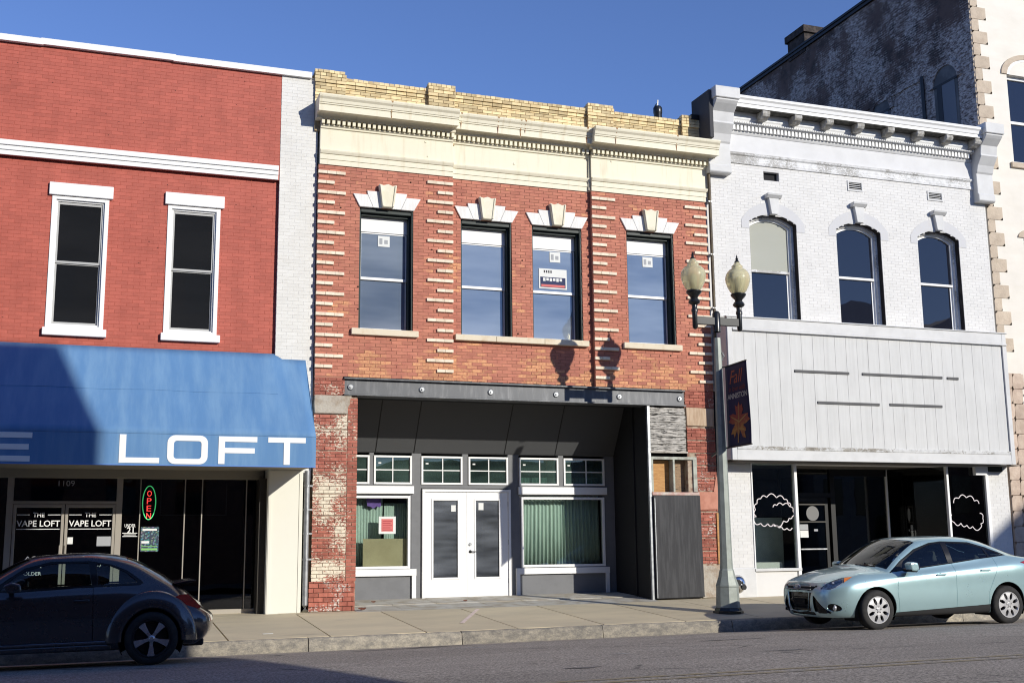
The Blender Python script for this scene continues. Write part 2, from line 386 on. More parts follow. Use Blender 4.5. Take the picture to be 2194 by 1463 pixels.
peel_a = mat_peel('cream paint peeling off brick', .06); peel_b = mat_peel('old paint flecks on brick', -.035, seed=3.1); peel_c = mat_peel('whitish paint flecks on brick', -.015, (.60, .56, .50), seed=8)
pier_mortar = M('pale lime mortar', (.40, .33, .25), (.22, .12, .09), scale=9, rough=.95, bump=.4)
yellow_brick = mat_yellow(); yellow_mortar = M('sooty mortar', (.42, .32, .19), (.26, .19, .11), scale=7, rough=.95)
old_wood = mat_wood('weathered grey boards', (.58, .55, .50), (.14, .13, .118), (.015, .014, .012), thr=.50)
raw_wood = mat_wood('orange raw plywood', (.52, .29, .11), (.35, .165, .06), (.07, .045, .03), sc=(1, 1, 7), thr=.66)
side_brick = mat_side_wall(); road_m = mat_road(); walk_m = mat_walk(); kerb_m = mat_kerb()
porch_m = M('pale broken screed', (.46, .44, .39), (.34, .30, .235), scale=3, rough=.9, bump=.4, bscale=30)
soil_m = M('tan parking lot gravel', (.16, .15, .13), (.12, .11, .10), scale=3, rough=.95)
yellow_line = M('worn yellow road paint', (.29, .235, .14), (.24, .22, .19), scale=5, rough=.8)
chalk = M('pink chalk dust', (.80, .66, .60), (.60, .48, .38), scale=18, rough=.9)
# ---------------------------------------------------------------- ground, road, pavement, kerb
def g(x): return .0065*(min(max(x, -15), 42)-4)
KERB = -3.62
def walk_z(x, y): return -.0533*(-y)+g(x) if y < 0 else .062*y+g(x)
PROF = [(-3.66, -.395), (-4.2, -.365), (-4.8, -.325), (-5.8, -.287), (-7.2, -.250), (-9, -.222), (-11, -.205), (-13, -.225), (-16, -.30), (-18.3, -.40)]
def road_z(x, y):
    for (a, za), (b, zb) in zip(PROF, PROF[1:]):
        if b <= y <= a: return za+(zb-za)*(y-a)/(b-a)+g(x)
    return -.4+g(x)
def sheet(name, xs, ys, fz, mat, **k):
    mb = MB(); n = len(ys)
    mb.v = [(x, y, fz(x, y)) for x in xs for y in ys]
    for i in range(len(xs)-1):
        for j in range(n-1): mb.f.append((i*n+j, (i+1)*n+j, (i+1)*n+j+1, i*n+j+1)); mb.t.append(.5)
    return mb.build(name, mat, smooth=60, kind='structure', **k)
XS = [-60, -40, -25, -15]+[-12+i*2 for i in range(26)]+[42, 60, 90]
sheet('ground', [-2500, -300, -60, 0, 60, 300, 2500], [-2500, -300, -60, 0, 60, 300, 2500], lambda x, y: -.75, soil_m)
sheet('road', XS, [p[0] for p in PROF], road_z, road_m)
sheet('parking_lot', XS, [-18.4, -20, -22, -30, -60, -95], lambda x, y: -.235+g(x), soil_m)
pv = tag(boxes('pavement', M('pavement bed', (.03, .026, .02), rough=.95), None, (-60, 90, -3.60, 6, -.9, -.40)), kind='structure')
mb = MB()
SL = [2.03+1.545*i for i in range(-9, 22)]
for i, (a, b) in enumerate(zip(SL, SL[1:])):
    mb = MB(); y0, y1 = KERB+.10, -.33; j = .013; t = rnd()
    tp = [(a+j, y0), (b-j, y0), (b-j, y1), (a+j, y1)]
    top = [(x, y, walk_z(x, y)+(rnd()-.5)*.004) for x, y in tp]; bot = [(x, y, z-.12) for x, y, z in top]
    mb.face(top, t)
    for q in range(4): mb.face([top[q], bot[q], bot[(q+1) % 4], top[(q+1) % 4]], t)
    mb.build('slab', walk_m, pv)
    if not 3.5 < (a+b)/2 < 12:
        top = [(a+j, -.32, walk_z(a, -.32)), (b-j, -.32, walk_z(b, -.32)), (b-j, 2, walk_z(b, 0)), (a+j, 2, walk_z(a, 0))]; bot = [(x, y, z-.12) for x, y, z in top]
        mb = MB().face(top, t)
        for q in range(4): mb.face([top[q], bot[q], bot[(q+1) % 4], top[(q+1) % 4]], t)
        mb.build('slab', walk_m, pv)
kb = tag(bpy.data.objects.new('kerb', None), kind='structure'); COL.objects.link(kb); WL[kb.name] = Vector((0, 0, 0))
KS = [-14+2.46*i for i in range(22)]
for a, b in zip(KS, KS[1:]):
    mb = MB(); t = rnd(); nn = 8; j = .006
    cols = []
    for i in range(nn+1):
        x = a+j+(b-a-2*j)*i/nn; zt = walk_z(x, KERB)+(rnd()-.5)*.012; zb = road_z(x, -3.72)-.05
        cols.append([(x, KERB+.10, zt), (x, KERB+.012+rnd()*.012, zt-.002), (x, KERB-.012+(rnd()-.5)*.02, zt-.022-rnd()*.012), (x, KERB-.045+(rnd()-.5)*.012, zb+.05), (x, KERB-.05, zb)])
    for p, q in zip(cols, cols[1:]):
        for k in range(4): mb.face([p[k], p[k+1], q[k+1], q[k]], t)
    mb.face(cols[0], t); mb.face(cols[-1], t)
    mb.build('kerb_stone', kerb_m, kb, smooth=50)
mb = MB()
for yy in (-10.72, -10.98):
    for x in np.arange(-14, 60, 2.0): mb.face([(x, yy, road_z(x, yy)+.005), (x+2, yy, road_z(x+2, yy)+.005), (x+2, yy+.10, road_z(x+2, yy+.1)+.005), (x, yy+.10, road_z(x, yy+.1)+.005)])
mb.build('road_marking', yellow_line, kind='structure')
mb = MB()
for i in range(5):
    x0 = 6.0+i*.19; y0 = -2.6+i*.41; x1 = x0+.19; y1 = y0+.41; k = .035
    mb.face([(x0-k, y0+k*.5, walk_z(x0, y0)+.006), (x0+k, y0-k*.5, walk_z(x0, y0)+.006), (x1+k, y1-k*.5, walk_z(x1, y1)+.006), (x1-k, y1+k*.5, walk_z(x1, y1)+.006)])
mb.build('chalk_mark', chalk, kind='structure')
def text(name, s, x0, x1, z0, z1, y, mat, parent, bold=0, shear=0, ext=.002):
    cu = bpy.data.curves.new(name, 'FONT'); cu.body = s; cu.extrude = 0; cu.offset = bold; cu.shear = shear; cu.resolution_u = 3
    o = bpy.data.objects.new(name, cu); COL.objects.link(o); dg = bpy.context.evaluated_depsgraph_get(); dg.update()
    me0 = o.evaluated_get(dg).to_mesh(); V = np.array([v.co[:2] for v in me0.vertices]); F = [tuple(p.vertices) for p in me0.polygons]
    o.evaluated_get(dg).to_mesh_clear(); bpy.data.objects.remove(o); bpy.data.curves.remove(cu)
    lo, hi = V.min(0), V.max(0); V = (V-lo)/(hi-lo)
    mb = MB(); mb.v = [(x0+(x1-x0)*a, y, z0+(z1-z0)*b) for a, b in V]; mb.f = F; mb.t = [.5]*len(F)
    me = mb.build(name, mat, parent, fix=False); md = me.modifiers.new('s', 'SOLIDIFY'); md.thickness = ext; md.offset = 0; return me
def textp(name, s, a, b, y, mat, parent, **k):
    (x0, z1), (x1, z0) = at(*a, y), at(*b, y); return text(name, s, x0, x1, z0, z1, y, mat, parent, **k)
def rrect(x0, x1, z0, z1, r, n=5):
    P = []
    for cx, cz, a0 in ((x1-r, z1-r, 0), (x0+r, z1-r, 90), (x0+r, z0+r, 180), (x1-r, z0+r, 270)):
        for i in range(n+1): a = math.radians(a0+90*i/n); P.append((cx+r*math.cos(a), cz+r*math.sin(a)))
    return P
def ring(mb, po, pi, y0, y1):
    n = len(po)
    for i in range(n):
        j = (i+1) % n
        for k, rev in ((y0, 0), (y1, 1)): mb.face([(po[i][0], k, po[i][1]), (po[j][0], k, po[j][1]), (pi[j][0], k, pi[j][1]), (pi[i][0], k, pi[i][1])])
        mb.face([(po[i][0], y0, po[i][1]), (po[j][0], y0, po[j][1]), (po[j][0], y1, po[j][1]), (po[i][0], y1, po[i][1])])
        mb.face([(pi[i][0], y0, pi[i][1]), (pi[j][0], y0, pi[j][1]), (pi[j][0], y1, pi[j][1]), (pi[i][0], y1, pi[i][1])])
    return mb
# ================================================================ red painted building
RB = thing('red_brick_building', 'red painted brick building with white trim above the blue awning', 'building', (0, .2, 0))
YU, YL, YP = .11, .19, .10
sw = lambda x, z: S(x, z, YL)
zb0, zb1 = S(0, 8.19, .1)[1], S(0, 8.455, .1)[1]
xp0, xp1 = S(3.125, 0, .1)[0], 3.866
ztop = S(0, 10.36, .1)[1]
wins = []
for a, b in ((-.95, .03), (1.07, 2.03)):
    x0, z1 = sw(a, 7.50); x1, z0 = sw(b, 5.07); wins.append((x0, x1, z0, z1))
mb = MB(); wall_holes(mb, -7, xp0-.002, 2.6, zb0, YL+.0028, YL+.32, wins)
wl = mb.build('wall', red_mortar, RB)
wu = boxes('wall', red_mortar, RB, (-7, xp0-.002, YU+.0028, .45, zb0+.001, ztop))
pil = boxes('pilaster', white_joint, RB, (xp0, xp1, YP+.0022, .45, 2.4, ztop))
B = Bricks()
B.field(-7, xp0-.004, 4.55, zb0, YL, red_paint, wins, depth=.006, jit=.0015, joint=.006)
B.field(-7, xp0-.004, zb1-.02, ztop, YU, red_paint, depth=.006, jit=.0015, joint=.006)
B.field(xp0, xp1, 2.45, ztop, YP, cream_brick_paint, depth=.006, jit=.0015, joint=.006, length=.20)
B.emit(lambda b: pil if b[0] > xp0-.01 else (wu if b[4] > zb0-.03 else wl))
# coping, in lapped lengths
for i, (a, b) in enumerate(((-7, -3.4), (-3.42, -1.26), (-1.30, 1.10), (1.06, 3.72))):
    dz = .012*(i % 2); m_ = MB().prism([(.02+.004*i, ztop-.012-dz), (.012+.004*i, ztop+.105-dz), (.10, ztop+.135-dz), (.5, ztop+.12-dz), (.5, ztop-.012-dz)], a, b, 'x')
    m_.build('coping', white_trim, RB)
st = MB().prism([(YU+.01, zb0), (YU-.03, zb0), (YU-.03, zb0+.085), (YU-.055, zb0+.09), (YU-.055, zb0+.17), (YU-.085, zb0+.175), (YU-.085, zb1), (YU+.01, zb1+.02)], -7, xp0-.03, 'x').build('string_course', white_trim, RB)
for (x0, x1, z0, z1) in wins:
    m_ = MB()
    for b in frame_boxes(x0, x1, YL-.02, YL+.10, z0, z1, .075, .05, .06): m_.box(*b)
    for b in frame_boxes(x0+.075, x1-.075, YL+.02, YL+.10, z0+.05, z1-.06, .03, .03, .03): m_.box(*b)
    wn = m_.build('window', vinyl, RB, bevel=.004)
    zm = z0+(z1-z0)*.493; ix0, ix1 = x0+.105, x1-.105
    m_ = MB()
    for (a, b, yy) in ((zm, z1-.09, YL+.045), (z0+.08, zm+.03, YL+.07)):
        for q in frame_boxes(ix0, ix1, yy, yy+.035, a, b, .032, .045, .05): m_.box(*q)
    m_.build('sash', M('grey vinyl sash', (.42, .42, .41), rough=.4), wn, bevel=.003)
    for (a, b, yy) in ((zm, z1-.09, YL+.062), (z0+.08, zm+.03, YL+.088)): boxes('pane', glass_dark, wn, (ix0+.02, ix1-.02, yy, yy+.006, a+.03, b-.03))
    boxes('lintel', white_trim, wn, (x0-.055, x1+.065, YL-.06, YL+.02, z1+.012, z1+.245), bevel=.006)
    boxes('sill', white_trim, wn, (x0-.04, x1+.06, YL-.085, YL+.05, z0-.145, z0-.004), bevel=.008)
mk_m = M('chipped dark spot', (.10, .035, .03), rough=.9); m_ = MB(); rs = random.Random(3)
for i in range(46):
    x, z = rs.uniform(-1.9, 3.0), rs.choice((rs.uniform(5.1, 8.1), rs.uniform(8.55, 10.3))); yy = YL if z < 8.2 else YU; w_, h_ = rs.uniform(.008, .03), rs.uniform(.006, .016)
    if any(a-.1 < x < b+.1 and c-.2 < z < d+.3 for a, b, c, d in wins): continue
    m_.box(x, x+w_, yy-.004, yy+.002, z, z+h_)
m_.build('wall_mark', mk_m, RB, kind='stuff')
# closed shell behind the front
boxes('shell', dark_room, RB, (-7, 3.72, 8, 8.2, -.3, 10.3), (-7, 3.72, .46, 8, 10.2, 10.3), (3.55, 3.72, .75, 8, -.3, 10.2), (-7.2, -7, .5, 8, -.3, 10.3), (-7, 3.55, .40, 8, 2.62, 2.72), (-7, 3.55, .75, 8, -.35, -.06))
# shop front
YS = .62
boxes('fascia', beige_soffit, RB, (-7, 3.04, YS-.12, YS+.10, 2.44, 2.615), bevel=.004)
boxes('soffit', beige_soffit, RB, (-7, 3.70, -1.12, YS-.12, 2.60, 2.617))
pr = boxes('pier', beige_panel, RB, (3.06, 3.70, 0, .75, -.10, 2.60))
for q in frame_boxes(3.075, 3.685, -.012, .0, -.09, 2.58, .05): boxes('pier_trim', beige_panel, pr, q)
boxes('jamb', bronze, RB, (2.93, 3.06, .2, YS+.1, -.05, 2.44))
zg0 = -.03
m_ = MB()
xs_m = [-4.6, -3.0, -1.37, .47, .83, 1.62, 1.93, 2.74]
for x in xs_m:
    wd = .055 if x in (-1.37, .47) else .009
    m_.box(x-wd, x+wd*(.9 if wd > .02 else 1), YS-.02, YS+.05, zg0+.004, 2.44)
m_.box(-7, 2.93, YS-.03, YS+.06, zg0, zg0+.09); m_.box(-1.32, .42, YS-.025, YS+.05, 1.98, 2.03)
m_.build('shopfront_frame', alum, RB)
for a, b in zip([-7]+xs_m, xs_m+[2.93]):
    if (a, b) == (-1.37, .47): continue
    boxes('pane', glass_dim, RB, (a+.02, b-.02, YS+.01, YS+.016, zg0+.05, 2.44))
boxes('pane', glass_dim, RB, (-1.31, .41, YS+.01, YS+.016, 2.03, 2.44))
for (a, b) in ((-1.31, -.46), (-.445, .41)):
    m_ = MB()
    for q in frame_boxes(a, b, YS-.01, YS+.04, .02, 1.975, .05, .22, .06): m_.box(*q)
    dr = m_.build('door', alum, RB, bevel=.004)
    boxes('pane', glass_dim, dr, (a+.045, b-.045, YS+.01, YS+.016, .2, 1.93))
    cx = (a+b)/2; w_ = .36
    for s_, zz0, zz1, wx in (('THE', 1.748, 1.828, .095), ('VAPE LOFT', 1.58, 1.69, .36)): text('lettering', s_, cx-wx, cx+wx, zz0, zz1, YS+.004, letter_white, dr, bold=.012)
    boxes('lettering', letter_white, dr, (cx-.36, cx-.15, YS+.002, YS+.006, 1.782, 1.795), (cx+.15, cx+.36, YS+.002, YS+.006, 1.782, 1.795), (cx-.36, cx+.36, YS+.002, YS+.006, 1.53, 1.542))
    boxes('pull_handle', alum, dr, (b-.06 if a < -1 else a+.02, b-.03 if a < -1 else a+.05, YS-.06, YS-.02, .95, 1.25))
    if a > -1:
        boxes('notice', paper, dr, (a+.06, a+.15, YS+.003, YS+.007, 1.27, 1.39)); boxes('notice', ink_gray, dr, (b-.30, b-.06, YS+.003, YS+.007, 1.23, 1.40))
        text('lettering', 'MON', a+.16, a+.36, 1.0, 1.06, YS+.004, letter_white, dr, bold=.01); text('lettering', '11-7', a+.5, a+.66, .86, .92, YS+.004, letter_white, dr)
    else:
        for s_, zz in (('AGE', 1.0), ('OR', .86), ('OLDER', .73)): text('lettering', s_, b-.62+(.1 if s_ == 'OR' else 0), b-.33, zz, zz+.06, YS+.004, letter_white, dr, bold=.01)
textp('house_number', '1109', (126, 1029), (160, 1041), YS+.004, ink_gray, RB)
textp('lettering', 'UNDER', (267, 1122), (290, 1129), YS+.003, letter_white, RB, bold=.012); textp('lettering', '21', (272, 1129), (286, 1142), YS+.003, letter_white, RB, bold=.01)
for i, yy in enumerate((1141, 1144.5, 1148)): (x0, z1), (x1, z0) = at(262+i % 2*3, yy, YS), at(294-i % 2*3, yy+1.2, YS); boxes('lettering', letter_white, RB, (x0, x1, YS+.001, YS+.004, z0, z1))
# neon sign, poster, hanging panel: things inside the window
ne = thing('neon_sign', 'oval neon sign reading OPEN in red letters within a green ring', 'neon sign', (.99, YS-.02, 1.68))
c, rx, rz = (.985, YS-.035, 2.005), .115, .305
E_ = [(c[0]+rx*math.cos(a), c[1], c[2]+rz*math.sin(a)) for a in np.linspace(0, 2*math.pi, 41)]
MB().tube(E_, .009, 6, cap=False).build('tube', neon_green, ne, smooth=True)
for i, ch in enumerate('OPEN'): text('letter', ch, c[0]-.04, c[0]+.04, c[2]+.16-.135*i-.045, c[2]+.16-.135*i+.06, c[1], neon_red, ne, bold=.0, ext=.012)
(x0, z1), (x1, z0) = at(302, 1128, YS-.01), at(339, 1181, YS-.01)
po = thing('poster', 'small blue and green poster on the dark shop window below the neon sign', 'poster', ((x0+x1)/2, YS-.005, z0))
pm, pt, pb = mk('poster print'); n_ = N(pt); vv = n_('TexVoronoi'); n_.link(n_.scaled(n_.pos(), (26, 1, 34)), vv.inputs['Vector']); vv.inputs['Scale'].default_value = 1
n_.link(n_.mix(n_.ramp(vv.outputs['Distance'], .2, .6), n_.mix(.75, vv.outputs['Color'], (.02, .10, .16)), (.015, .03, .06)), pb.inputs['Base Color'])
MB().prism(rrect(x0, x1, z0, z1, .02), YS-.008, YS-.002).build('sheet', pm, po)
boxes('band', M('lime print', (.22, .5, .16)), po, (x0+.02, x1-.02, YS-.011, YS-.008, z0+.025, z0+.06), (x0+.02, x1-.02, YS-.011, YS-.008, z0+.09, z0+.1))
boxes('band', letter_white, po, (x0+.03, x1-.04, YS-.011, YS-.008, z1-.07, z1-.035), (x0+.02, x0+.15, YS-.011, YS-.008, z0+.15, z0+.19))
(x0, z1), (x1, z0) = at(345, 1030, 1.0), at(485, 1104, 1.0)
hp = thing('hanging_panel', 'wide dark blue panel with pale edge hung inside the shop window', 'panel', ((x0+x1)/2, 1.0, z0))
boxes('board', M('navy board', (.025, .03, .06), rough=.6), hp, (x0, x1, .99, 1.0, z0, z1)); boxes('edge', ink_gray, hp, (x0, x1, .984, .99, z0, z0+.02), (x0, x0+.02, .984, .99, z0+.02, z1), (x1-.02, x1, .984, .99, z0+.02, z1))
# ---------------------------------------------------------------- awning
AW = thing('awning', 'long blue canvas awning with white letters over the shop front', 'awning', (0, -.6, 2.57))
ax0, ax1, yf, zt, zv, zbm = -7.0, 3.715, -1.2, 4.79, 3.105, 2.57
def awn(i, j, nx=72, ns=12):
    x = ax0+(ax1-ax0)*i/nx; s_ = j/ns
    yb = .12; zt_ = zt
    if x > xp0+.01: yb = .09; zt_ = 4.69
    yy = yb+(yf-yb)*s_; zz = zt_+(zv-zt_)*s_; sag = .018*math.sin(math.pi*s_)*(.6+.4*math.cos(x*2*math.pi/1.78))
    return (x, yy+sag*.8, zz-sag)
mb = MB(); nx, ns = 72, 12
mb.v = [awn(i, j) for i in range(nx+1) for j in range(ns+1)]
for i in range(nx):
    for j in range(ns): mb.f.append((i*(ns+1)+j, i*(ns+1)+j+1, (i+1)*(ns+1)+j+1, (i+1)*(ns+1)+j)); mb.t.append(.5)
cv = mb.build('canopy', awn_blue, AW, smooth=60); md = cv.modifiers.new('s', 'SOLIDIFY'); md.thickness = .006; md.offset = -1
MB().box(ax0, ax1, yf-.002, yf+.004, zbm, zv-.001).build('valance', awn_blue, AW)
MB().prism([(.09, 4.69), (yf+.004, zv), (yf+.004, zbm), (yf+.03, zbm), (.09, zbm+.05)], ax1-.006, ax1, 'x').build('end_panel', awn_blue, AW)
boxes('frame', zinc, AW, (ax0, ax1-.01, yf+.006, yf+.03, zbm, zbm+.025), (ax0, ax1-.01, yf+.006, yf+.03, zv-.03, zv-.005))
for s_ in (.5,):
    MB().tube([(x, .12+(yf-.12)*s_+.018*.8*(.6+.4*math.cos(x*2*math.pi/1.78))-.006, zt+(zv-zt)*s_-.018*(.6+.4*math.cos(x*2*math.pi/1.78))+.006) for x in np.linspace(ax0+.05, 3.12, 60)], .006, 5).build('seam', awn_blue, AW, smooth=True)
boxes('piping', M('blue binding', (.10, .22, .55), rough=.6), AW, (ax0, ax1, yf-.005, yf+.002, zbm-.006, zbm+.012))
yl0, yl1, z0, z1 = yf-.010, yf-.003, 2.605, 3.085
def letter(*bs):
    m_ = MB()
    for b in bs: m_.box(b[0], b[1], yl0, yl1, b[2], b[3])
    return m_.build('letter', letter_white, AW)
sv, sh = .108, .092
letter((.385, .385+sv, z0, z1), (.385+sv, 1.04, z0, z0+sh))
ring(MB(), rrect(1.165, 1.84, z0-.01, z1+.005, .13), rrect(1.165+sv, 1.84-sv, z0-.01+sh, z1-sh, .05), yl0, yl1).build('letter', letter_white, AW)
letter((2.02, 2.02+sv, z0, z1), (2.02+sv, 2.68, z1-sh, z1), (2.02+sv, 2.64, z0+.19, z0+.19+sh))
letter((2.87, 3.53, z1-sh, z1), (3.20-sv/2, 3.20+sv/2, z0, z1-sh))
letter((-1.68, -1.68+sv, z0, z1), (-1.68+sv, -.985, z1-sh, z1), (-1.68+sv, -1.03, z0+.195, z0+.195+sh), (-1.68+sv, -1.005, z0, z0+sh))
letter((-2.55, -2.55+sv, z0, z1), (-2.55+sv, -1.86, z1-sh, z1), (-2.55+sv, -1.86, z0+.17, z0+.17+sh), (-1.86, -1.86+.1, z0+.17, z1))
# rain pipe between the buildings
dp = thing('rain_pipe', 'grey galvanised rain pipe beside the peeling brick pier', 'pipe', (3.775, -.02, 0))
MB().tube([(3.775, -.005, 2.58), (3.775, -.005, .12), (3.775, -.05, .02)], .052, 12).build('pipe', zinc, dp, smooth=True)
for zz in (2.3, 1.86, 1.42, .95): MB().lathe([(.056, -.02), (.06, -.018), (.06, .018), (.056, .02)], (3.775, -.005, zz), 12).build('bracket', zinc, dp); boxes('strap', zinc, dp, (3.82, 3.88, -.03, .02, zz-.015, zz+.015))
# ================================================================ centre building
CB = thing('two_storey_brick_building', 'weathered red brick building with cream cornice, yellow brick parapet and dark recessed porch', 'building', (8.2, 0, 0))
XL, XR, XM0, XM1, YM = 3.88, 12.47, 6.635, 9.72, .10
ZB, ZF = 4.385, 8.60                      # top of the steel beam, underside of the frieze
def yat(x): return YM if XM0 < x < XM1 else 0.0
# openings (x0,x1,z0,z1) of the four upper windows
OW = [(4.71, 5.805, 5.345, 7.80), S(6.80, 0, YM)[:1]+S(7.90, 0, YM)[:1]+(5.345, 7.765), S(8.35, 0, YM)[:1]+S(9.465, 0, YM)[:1]+(5.345, 7.765), (10.51, 11.635, 5.345, 7.80)]
mb = MB(); wall_holes(mb, XL, XM0, ZB, ZF, .007, .42, [OW[0]]); wall_holes(mb, XM0, XM1, ZB, ZF, YM+.007, .42, OW[1:3]); wall_holes(mb, XM1, XR, ZB, ZF, .007, .42, [OW[3]])
mb.box(XL, 4.47, .012, .42, 4.02, ZB); mb.box(11.77, XR, .012, .42, 4.0, ZB)
uw = mb.build('wall', center_mortar, CB)
B = Bricks()
B.field(XL, XM0, ZB+.005, ZF, 0, center_brick, [OW[0]]); B.field(XM0, XM1, ZB+.005, ZF, YM, center_brick, OW[1:3], first=1); B.field(XM1, XR, ZB+.005, ZF, 0, center_brick, [OW[3]])
# piers
pl = boxes('pier', pier_mortar, CB, (3.885, 4.715, .014, .42, -.1, 4.02))
prr = boxes('pier', pier_mortar, CB, (11.80, 12.47, .014, .42, -.1, 4.0))
B.field(3.88, 4.52, .54, 3.66, 0, peel_a, deep=6, jit=.006, depth=.014); B.field(4.53, 4.72, .54, 3.97, .004, peel_b, depth=.012, length=.19)
B.field(3.84, 4.70, .0, .54, -.012, peel_c, jit=.022, depth=.028, first=1, course=.085, length=.17)
B.field(3.88, 4.46, 4.03, ZB, 0, peel_b, jit=.006)
B.field(11.80, 12.47, .75, 2.2, 0, peel_c, deep=4, jit=.008, depth=.014); B.field(12.0, 12.47, 2.26, 3.06, 0, peel_c, deep=4, jit=.01, depth=.014); B.field(11.80, 12.47, 3.06, 3.62, .0, peel_b, deep=4, jit=.01, depth=.014); B.field(11.78, 12.47, 4.02, ZB, 0, peel_c, jit=.008, depth=.014)
# yellow parapet
PY = .04; PT = 10.44
pil_x = [(3.79, 4.40), (6.13, 6.69), (9.70, 10.30), (11.98, 12.50)]
m_ = MB()
m_.box(3.69, 12.50, PY+.11, .45, 9.3, PT)
for a, b in pil_x: m_.box(a+.003, b-.003, PY+.012, PY+.109, 9.3, PT+.02)
pw = m_.build('parapet', yellow_mortar, CB)
for a, b in zip(pil_x, pil_x[1:]):
    B.field(a[1], b[0], 9.84, PT-.16, PY+.10, yellow_brick, jit=.006); B.field(a[1], b[0], PT-.16, PT-.09, PY+.075, yellow_brick, jit=.004, depth=.03)
    B.field(a[1], b[0], PT-.09, PT-.02, PY+.045, yellow_brick, jit=.004, depth=.06)
    B.field(a[1], b[0], PT-.02, PT+.055, PY+.055, yellow_brick, jit=.02, depth=.09, length=.097, first=1)
for a, b in pil_x:
    B.field(a, b, 9.84, PT-.13, PY, yellow_brick, jit=.005); B.field(a-.015, b+.015, PT-.13, PT+.01, PY-.03, yellow_brick, jit=.004, depth=.04); B.field(a-.01, b+.01, PT+.01, PT+.14, PY-.02, yellow_brick, jit=.015, depth=.12, length=.1)
B.field(3.67, 3.79, 9.84, PT+.05, PY+.2, yellow_brick, jit=.005, length=.11)
m_ = MB()
for a, b in pil_x: m_.box(a, b, PY+.10, .44, PT, PT+.13)
m_.box(3.69, 12.49, PY+.14, .44, PT, PT+.05); m_.build('parapet_cap', yellow_mortar, CB)
def par(b):
    if b[4] > 9.5: return pw
    if b[4] < 4.0: return pl if b[0] < 6 else prr
    return uw
# 300 single bricks: parapet and piers read best, then the wall
full = B.all; B.all = [b for b in full if b[4] > 9.5]; B.emit(par, 100); B.all = [b for b in full if b[4] < 4.0]; B.emit(par, 100); B.all = [b for b in full if 4.0 <= b[4] <= 9.5]; B.emit(par, 100)
# pier stones and rough base
m_ = MB().prism([(3.885, 3.67), (4.52, 3.67), (4.53, 3.82), (4.56, 3.84), (4.57, 3.95), (4.60, 4.02), (3.88, 4.02), (3.87, 3.85)], -.035, .05); m_.build('pier_stone', parging, pl, bevel=.012)
MB().prism([(11.80, 3.63), (12.44, 3.62), (12.46, 4.0), (11.79, 4.02)], -.02, .05).build('pier_stone', M('scraped tan plaster', (.50, .38, .27), (.40, .28, .19), scale=5, sc=(4, 1, .6), rough=.9, bump=.4), prr, bevel=.008)
MB().prism([(11.995, 1.86), (12.46, 1.87), (12.48, 2.24), (12.0, 2.235)], -.03, .03).build('pier_stone', peach, prr, bevel=.008)
MB().prism([(12.38, 2.24), (12.48, 2.24), (12.47, 2.56), (12.44, 2.54)], -.02, .03).build('pier_stone', peach, prr)
MB().prism([(12.03, .05), (12.47, .06), (12.46, .62), (12.3, .70), (12.05, .72)], -.025, .03).build('cement_patch', parging, prr, bevel=.01)
boxes('timber', raw_wood, prr, (12.42, 12.475, -.03, .03, .75, 1.80))
# quoin strips: projecting buff bricks in pairs long / short
zq = [8.44-.2032*i for i in range(20)]
qm = {}
for nm, (xa, sgn) in {'a': (XL-.012, 1), 'b': (XM0, -1), 'c': (XM1-.012, 1), 'd': (XR+.002, -1)}.items():
    for i, zz in enumerate(zq):
        ln = .55 if i % 2 == 0 else .335; ln += (rnd()-.5)*.015
        m_ = MB(); k = 3 if ln > .45 else 2; x0 = xa if sgn > 0 else xa-ln
        for q in range(k): m_.box(x0+ln*q/k+.002, x0+ln*(q+1)/k-.002, -.036-rnd()*.006, .01, zz-.031, zz+.031, .3+.5*rnd())
        qm.setdefault('l', []).append((m_, zz))
quoin_m = M('buff projecting brick', (.76, .68, .54), (.68, .57, .43), scale=7, rough=.8, bump=.3, tint=.12)
for m_, zz in qm['l']: m_.build('quoin_strip', quoin_m, CB, bevel=.003)
an_m = M('rusty anchor', (.05, .025, .018), rough=.9)
for px, py in ((880, 391), (730, 445), (837, 728), (925, 535), (1119, 558), (1119, 614), (1110, 715), (1437, 762), (1465, 509), (767, 614), (767, 662), (935, 476), (1245, 470)):
    yy = YM if 6.7 < at(px, py, 0)[0] < 9.7 else 0.0; x, z = at(px, py, yy); MB().lathe([(0, -.014), (.012, -.014), (.018, .004)], (x, yy, z), 7, 'y', sx=1+rnd()*.6).build('wall_anchor', an_m, uw)
